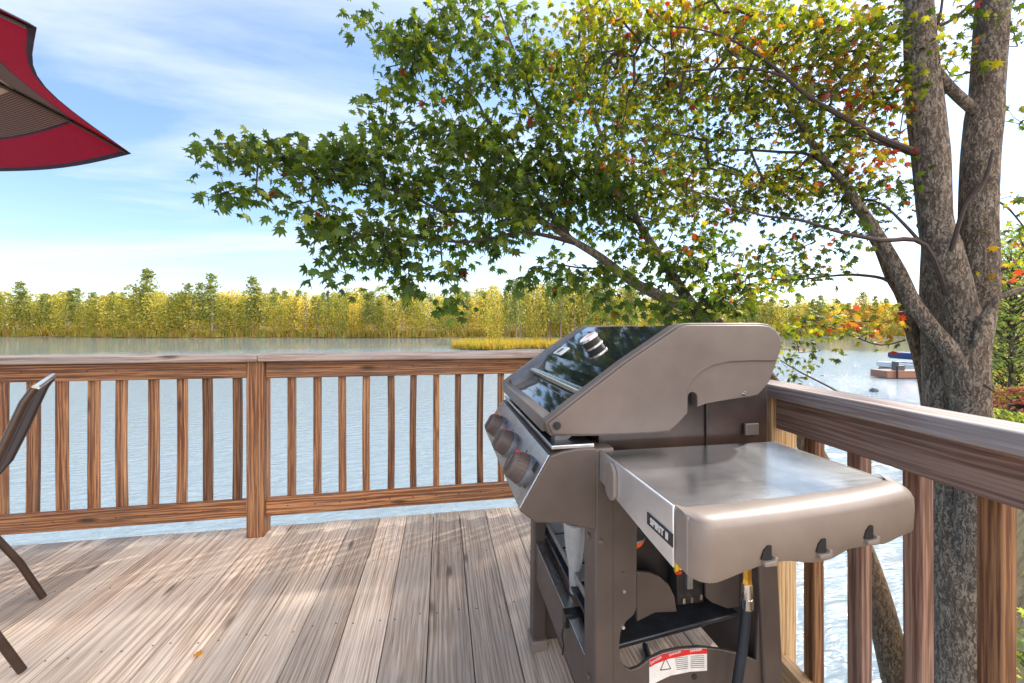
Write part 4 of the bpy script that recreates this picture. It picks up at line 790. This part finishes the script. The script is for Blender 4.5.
PAL['pink'] = [((.42, .10, .15), 5), ((.34, .06, .08), 2), ((.25, .28, .07), 6), ((.55, .30, .30), 3)]; PAL['lime'] = [((.32, .40, .06), 6), ((.16, .26, .03), 5), ((.38, .34, .08), 2)]; PAL['gold'] = [((.42, .36, .10), 5), ((.3, .3, .08), 4), ((.2, .24, .04), 3)]
tree_at(17.5, 14, 6.3, 'shoreline_tree', 'tall pale green tree on the right bank at the right edge', 'tree', None, 'bank', (.28, .28), 230, .20)
tree_at(24.5, 20, 5.2, 'shoreline_tree', 'broad dark green evergreen on the right bank, below the tall pale one', 'tree', None, 'pine', (.12, .38), 150, .22, z0=WATER+.6)
tree_at(29.5, 23, 9.2, 'shoreline_tree', 'large yellow-green tree partly outside the right edge of the view', 'tree', None, 'bank', (.2, .3), 380, .3)
for i, (la, de, lb_) in enumerate(((23.4, 18.6, 'slim white birch trunk left of its pair on the right bank'), (24.4, 18.8, 'slim white birch trunk nearest the right edge above the bushes'))):
    tree_at(la, de, 5.0, 'birch_tree', lb_, 'tree', None, 'bank', (.6, .2), 40, .16, bk_='birch', tr=.09)
def bush(lat, dep, rx, h, label, pal, n, ls, z0=WATER+.4):
    base = C(lat, dep, z0); rt = empty('shrub', base, label, 'shrub'); q = MB(); P, S, Cc = [], [], []
    for i in range(n):
        an = random.uniform(0, 6.28); el = math.acos(random.random()); rr_ = random.uniform(.6, 1)**.5; v = Vector((math.cos(an)*math.sin(el)*rx, math.sin(an)*math.sin(el)*rx, math.cos(el)*h))*rr_
        q.tube([base, base+v], [.012, .004], 3, cap=False)
        for _ in range(9): P.append(tuple(base+v+Vector((random.gauss(0, 1), random.gauss(0, 1), random.gauss(0, .6)))*ls)); S.append(ls*random.uniform(.7, 1.3)); Cc.append(pick(pal))
    q.build('stems', M['barkD'], rt); leaves('foliage', P, S, Cc, rt, M['leaf'])
bush(15.6, 12.2, .8, .75, 'red-leaved shrub at the right edge above the lime one', 'pink', 120, .09, z0=-1.35)
bush(14.55, 12.2, .33, .45, 'small crimson shrub beside the tree trunk on the bank', 'pink', 50, .07, z0=-1.25)
bush(13.1, 10.5, 1.0, .75, 'lime green low shrub on the right bank behind the railing', 'lime', 190, .08, z0=-1.75)
bush(19.0, 15.5, 1.6, 1.3, 'golden yellow shrub between the red one and the evergreen', 'gold', 230, .11, z0=-1.7)
bush(4.6, 2.6, .9, 1.6, 'green shrub seen between the last balusters at the right edge', 'bank', 150, .08, z0=WATER+1)
# dock with boat and box
dk = empty('floating_dock', C(34, 34.8, WATER), 'brown floating dock on the lake left of the multi-stemmed tree', 'dock')
q = MB(); yd = 37
def cbox(q, l0, l1, d0, d1, z0, z1, mi=0):
    vs = [C(l0, d0, z0), C(l1, d0, z0), C(l1, d1, z0), C(l0, d1, z0), C(l0, d0, z1), C(l1, d0, z1), C(l1, d1, z1), C(l0, d1, z1)]
    q.add(vs, [(3, 2, 1, 0), (4, 5, 6, 7), (0, 1, 5, 4), (1, 2, 6, 5), (2, 3, 7, 6), (3, 0, 4, 7)], mi)
cbox(q, 31.9, 39, 34, 35.6, WATER+.05, WATER+.6); q.build('dock_frame', simple('dock_side', (.42, .20, .13), .8), dk)
q = MB(); [cbox(q, 31.9+.2*i, 32.08+.2*i, 33.95, 35.65, WATER+.605, WATER+.65) for i in range(35)]; q.build('dock_boards', simple('dock_top', (.42, .27, .2), .8), dk)
for i in range(3):
    q = MB(); c_ = C(32.6+3*i, 33.85, 0); q.tube([Vector((c_.x, c_.y, WATER-1)), Vector((c_.x, c_.y, WATER+1.1))], .07, 8); q.build('piling', M['barkD'], dk)
q = MB(); cbox(q, 33.2, 33.8, 34.4, 35.0, WATER+.655, WATER+1.0); cbox(q, 33.15, 33.85, 34.35, 35.05, WATER+1.0, WATER+1.08); cbox(q, 33.2, 33.3, 34.4, 35.0, WATER+1.08, WATER+1.4)
tag(q.build('dock_bench', M['slate'], bevel=.02), 'small dark bench standing on the floating dock', 'bench')
bt = empty('pontoon_boat', C(37.7, 38, WATER), 'moored pontoon boat with blue canvas cover behind the tree trunks', 'boat')
q = MB(); 
for l_ in (36.7, 38.6): q.tube([C(l_+1.1, 36.2, WATER+.15), C(l_+1.1, 41, WATER+.15)], .28, 12)
q.build('pontoon', M['grey'], bt, smooth=True)
q = MB(); cbox(q, 37.5, 40.1, 36.1, 41.2, WATER+.4, WATER+.9); q.build('boat_hull', M['white'], bt, bevel=.05)
q = MB(); cbox(q, 38.4, 40.2, 36.6, 41, WATER+1.25, WATER+1.9); q.build('canvas_cover', M['navy'], bt, bevel=.2)
for l_ in (38.6, 39.9):
    q = MB(); q.tube([C(l_, 36.8, WATER+.9), C(l_, 36.8, WATER+1.4)], .03, 6); q.build('cover_post', M['chrome'], bt)

# ------------------------------------------------------------ far shore forest
def far_mesh(kind):
    """returns (crown verts, faces, cols), (trunk verts, faces); unit height"""
    P = []; Fc = []; Cc = []
    pal = {'pine': [(.20, .24, .07), (.30, .31, .09), (.12, .16, .05)], 'broad': [(.56, .47, .09), (.44, .40, .08), (.27, .28, .06)], 'green': [(.30, .31, .06), (.38, .36, .07), (.17, .20, .04)], 'gold': [(.72, .55, .12), (.62, .50, .11), (.48, .43, .11)]}[kind]
    n = 750 if kind == 'pine' else 950
    for i in range(n):
        if kind == 'pine':
            lay = random.randint(0, 8)/8; z = .34+.66*lay+random.gauss(0, .026); rm = .20*(1-.72*lay)*random.choice([1, .6, 1.15])+.012; an = random.choice([0, 1.1, 2.1, 3.2, 4.4, 5.4])+lay*3+random.gauss(0, .35)
            r = rm*random.uniform(.15, 1); z += r*.12; s = random.uniform(.012, .024)
        else:
            z = random.uniform(.03, 1.0); rm = .23*math.sin(math.pi*min(.97, max(.03, z*.85+.08)))**.6; an = random.uniform(0, 6.28)
            lob = 1+.25*math.sin(an*3+z*9); r = rm*lob*random.uniform(.35, 1)**.6; s = random.uniform(.011, .026)
        c = np.array([math.cos(an)*r, math.sin(an)*r, z]); col = random.choice(pal); kk = random.uniform(.7, 1.3); b_ = len(P)
        nrm = rng.normal(0, 1, 3)+np.array([0, 0, .6]); nrm /= np.linalg.norm(nrm); u = np.cross(nrm, rng.normal(0, 1, 3)); u /= np.linalg.norm(u); v = np.cross(nrm, u)
        for a in range(5):
            t = a/5*6.283; q_ = s*random.uniform(.6, 1.25); P.append(c+u*math.cos(t)*q_+v*math.sin(t)*q_*.75); Cc.append(tuple(x*kk for x in col))
        Fc.append(tuple(range(b_, b_+5)))
    return P, Fc, Cc
def tmesh(kind):
    P, Fc, Cc = far_mesh(kind); me = bpy.data.meshes.new('crown_'+kind); me.from_pydata([tuple(p) for p in P], [], Fc); me.update()
    a = me.attributes.new('col', 'FLOAT_VECTOR', 'POINT'); a.data.foreach_set('vector', np.array(Cc, dtype=np.float32).ravel()); me.materials.append(M['leafF'])
    q = MB(); q.tube([(0, 0, -.03), (.008, 0, .3), (-.004, .006, .65), (0, 0, .97)], [.011, .009, .006, .002], 6)
    tm = bpy.data.meshes.new('trunk_'+kind); tm.from_pydata(q.v, [], q.f); tm.materials.append(M['barkF']); return me, tm, (np.array(P), Fc, np.array(Cc))
protos = [('pine_tree', tmesh('pine')) for _ in range(3)]+[('broadleaf_tree', tmesh('broad')) for _ in range(2)]+[('broadleaf_tree', tmesh('green')) for _ in range(2)]+[('golden_tree', tmesh('gold')) for _ in range(2)]
def far_tree(i, la, d, z, h, wsc, label=None, grp=None):
    nm, (cm_, tm_, _) = protos[i]; rt = bpy.data.objects.new(nm, None); COL.objects.link(rt); rt.location = C(la, d, z); rt.scale = (h*wsc, h*wsc, h); rt.rotation_euler = (0, 0, random.uniform(0, 6.28))
    df = {'pine_tree': ('slender pine in the sunlit row on the far shore', 'pines along the far shore'), 'broadleaf_tree': ('rounded yellow-green tree in the row on the far shore', 'yellow-green trees along the far shore'), 'golden_tree': ('golden autumn tree in the row on the far shore', 'golden trees along the far shore')}[nm]
    tag(rt, label or df[0], 'tree', grp or (None if label else df[1]))
    for n_, me in (('crown', cm_), ('trunk', tm_)): o = bpy.data.objects.new(n_, me); COL.objects.link(o); o.parent = rt
la = -300
while la < 330:
    d = shore(la)+3+random.uniform(0, 4); f = 1
    px = CX+F*la/d
    i = random.choices(range(9), [2, 2, 2, 3, 3, 3, 3, 1, 1])[0]; cl = math.sin(la*.09)+math.sin(la*.031+1)*.8+1.5*math.sin(la*.23)+(2.2 if -20 < la < 60 else 0); h = (random.uniform(15, 21.5) if i > 2 else random.uniform(18, 25.5))+cl*1.3
    if la > 80: h *= 1.0
    if px < 1010: far_tree(i, la, d, WATER+.8, h, random.uniform(.9, 1.25))
    la += random.uniform(2.4, 4.6)
# trees that stand out above the line
for px, top, i, lb_ in ((147, 272, 0, 'tall layered pine standing highest above the far treeline at left'), (212, 277, 1, 'pine with a tufted top left of the oak boughs, above the far treeline'), (253, 279, 2, 'full pine rising just right of the tufted one on the far shore'), (350 and 20, 284, 2, 'pine poking slightly above the far treeline at the left edge')):
    la = (px-CX)/F*210; d = shore(la)+4; la = (px-CX)/F*d; hh = H+(HY-top)/F*d-(WATER+.8); far_tree(i, la, d, WATER+.8, hh, 1.15, lb_)
# wood behind the first row: one mass
VV, FF, CCc = [], [], []; bcount = 0
for _ in range(700):
    la = random.uniform(-330, 420); s_ = shore(la); d = s_+random.uniform(8, 120); z = WATER+1.5+(d-s_)*.045*(1+.5*math.sin(la*.006+2.2)); i = random.choices(range(9), [2, 2, 2, 3, 3, 3, 3, 2, 2])[0]
    P, Fc, Cc = protos[i][1][2]; h = random.triangular(14, 25, 18); a = random.uniform(0, 6.28); c_, s2_ = math.cos(a)*h*1.1, math.sin(a)*h*1.1; o = C(la, d, z)
    VV.append(np.stack([P[:, 0]*c_-P[:, 1]*s2_+o.x, P[:, 0]*s2_+P[:, 1]*c_+o.y, P[:, 2]*h+o.z], 1)); FF.append(np.array(Fc)+bcount); CCc.append(Cc); bcount += len(P)
me = bpy.data.meshes.new('far_forest'); me.from_pydata(np.concatenate(VV).tolist(), [], np.concatenate(FF).tolist()); me.update()
a = me.attributes.new('col', 'FLOAT_VECTOR', 'POINT'); a.data.foreach_set('vector', np.concatenate(CCc).astype(np.float32).ravel()); me.materials.append(M['leafF'])
ff = bpy.data.objects.new('far_forest', me); COL.objects.link(ff); tag(ff, 'mass of yellow-green woods on the hill behind the far shore trees', 'forest', kind='stuff')
# trees on the marshy point
for i in range(44):
    la = random.uniform(-6, 34); d = random.uniform(104, 126); far_tree(random.choice([0, 1, 2, 0, 1, 2, 3, 4]), la, d, WATER+.4, random.uniform(13, 20.5), .75, 'thin-trunked tree on the marshy point behind the grill', 'trees on the marshy point')
# marsh grass
def tuft(name, label, cat, n, fn, hgt, pal, wd):
    P, Fc, Cc = [], [], []
    for _ in range(n):
        p0 = fn(); an = random.uniform(0, 6.28); h = hgt*random.uniform(.5, 1.3)*(1.9 if name == 'marsh_grass' and random.random() < .35 else 1); dx_ = Vector((math.cos(an), math.sin(an), 0))*wd; b_ = len(P)
        P += [tuple(p0-dx_), tuple(p0+dx_), tuple(p0+Vector((random.gauss(0, .2)*h, random.gauss(0, .2)*h, h)))]; Fc.append((b_, b_+1, b_+2)); c = random.choice(pal); Cc += [c]*3
    me = bpy.data.meshes.new(name); me.from_pydata(P, [], Fc); me.update(); a = me.attributes.new('col', 'FLOAT_VECTOR', 'POINT'); a.data.foreach_set('vector', np.array(Cc, dtype=np.float32).ravel()); me.materials.append(M['leafF'])
    o = bpy.data.objects.new(name, me); COL.objects.link(o); tag(o, label, cat, kind='stuff')
def pf():
    la = random.uniform(-13, 40); return C(la, (86 if la < -11 else pen_shore(la)+2.5)+random.random()**1.5*24, WATER+.2)
tuft('marsh_grass', 'yellow marsh grass covering the low point in the lake', 'grass', 16000, pf, .9, [(.42, .33, .05), (.34, .30, .05), (.46, .30, .04), (.26, .26, .05)], .16)
def sf():
    la = random.uniform(-270, 330); return C(la, shore(la)+random.uniform(.5, 3.5), WATER+.3)
tuft('shore_brush', 'low yellow brush along the edge of the far shore', 'brush', 14000, sf, 3.4, [(.40, .33, .06), (.32, .31, .06), (.22, .24, .05), (.34, .22, .06)], .5)
def bf():
    d = random.uniform(2, 30); base = 2.7 if d < 2.3 else 2.7+(d-2.3)*1.185; o_ = random.uniform(.5, 7); return C(base+o_, d, WATER+.3+o_*.2)
tuft('bank_grass', 'mixed green and straw grass on the right bank', 'grass', 14000, bf, .3, [(.14, .2, .04), (.25, .24, .06), (.3, .22, .1)], .02)
# fallen leaf on the deck
def fallen(px, py, col, lab_):
    dep = H*F/(py-HY); base = W(px, py, dep); base.z = .004; rt = LT*.032; q = MB(); q.add([(base.x+v[0], base.y+v[1], base.z+.006+v[2]*.6) for v in rt], LF, col=col); tag(q.build('fallen_leaf', M['leaf']), lab_, 'leaf')
fallen(196, 659, (.5, .28, .04), 'small yellow leaf lying on the deck boards at front left')
# rock in the lake
q = MB(); 
for i in range(7):
    pass
rk = W(874, 391, 27); rk.z = WATER; vs = []; fs = []
for i in range(6):
    for j in range(10):
        th_ = i/5*math.pi/2; an = j/10*6.283; r_ = .24*math.cos(th_)*(1+.2*math.sin(j*2.3+i)); vs.append((rk.x+math.cos(an)*r_, rk.y+math.sin(an)*r_, WATER-.05+.32*math.sin(th_)))
q.add(vs, [(i*10+j, i*10+(j+1) % 10, (i+1)*10+(j+1) % 10, (i+1)*10+j) for i in range(5) for j in range(10)]); tag(q.build('lake_rock', M['slate'], smooth=True), 'small dark rock poking out of the lake in front of the dock', 'rock')
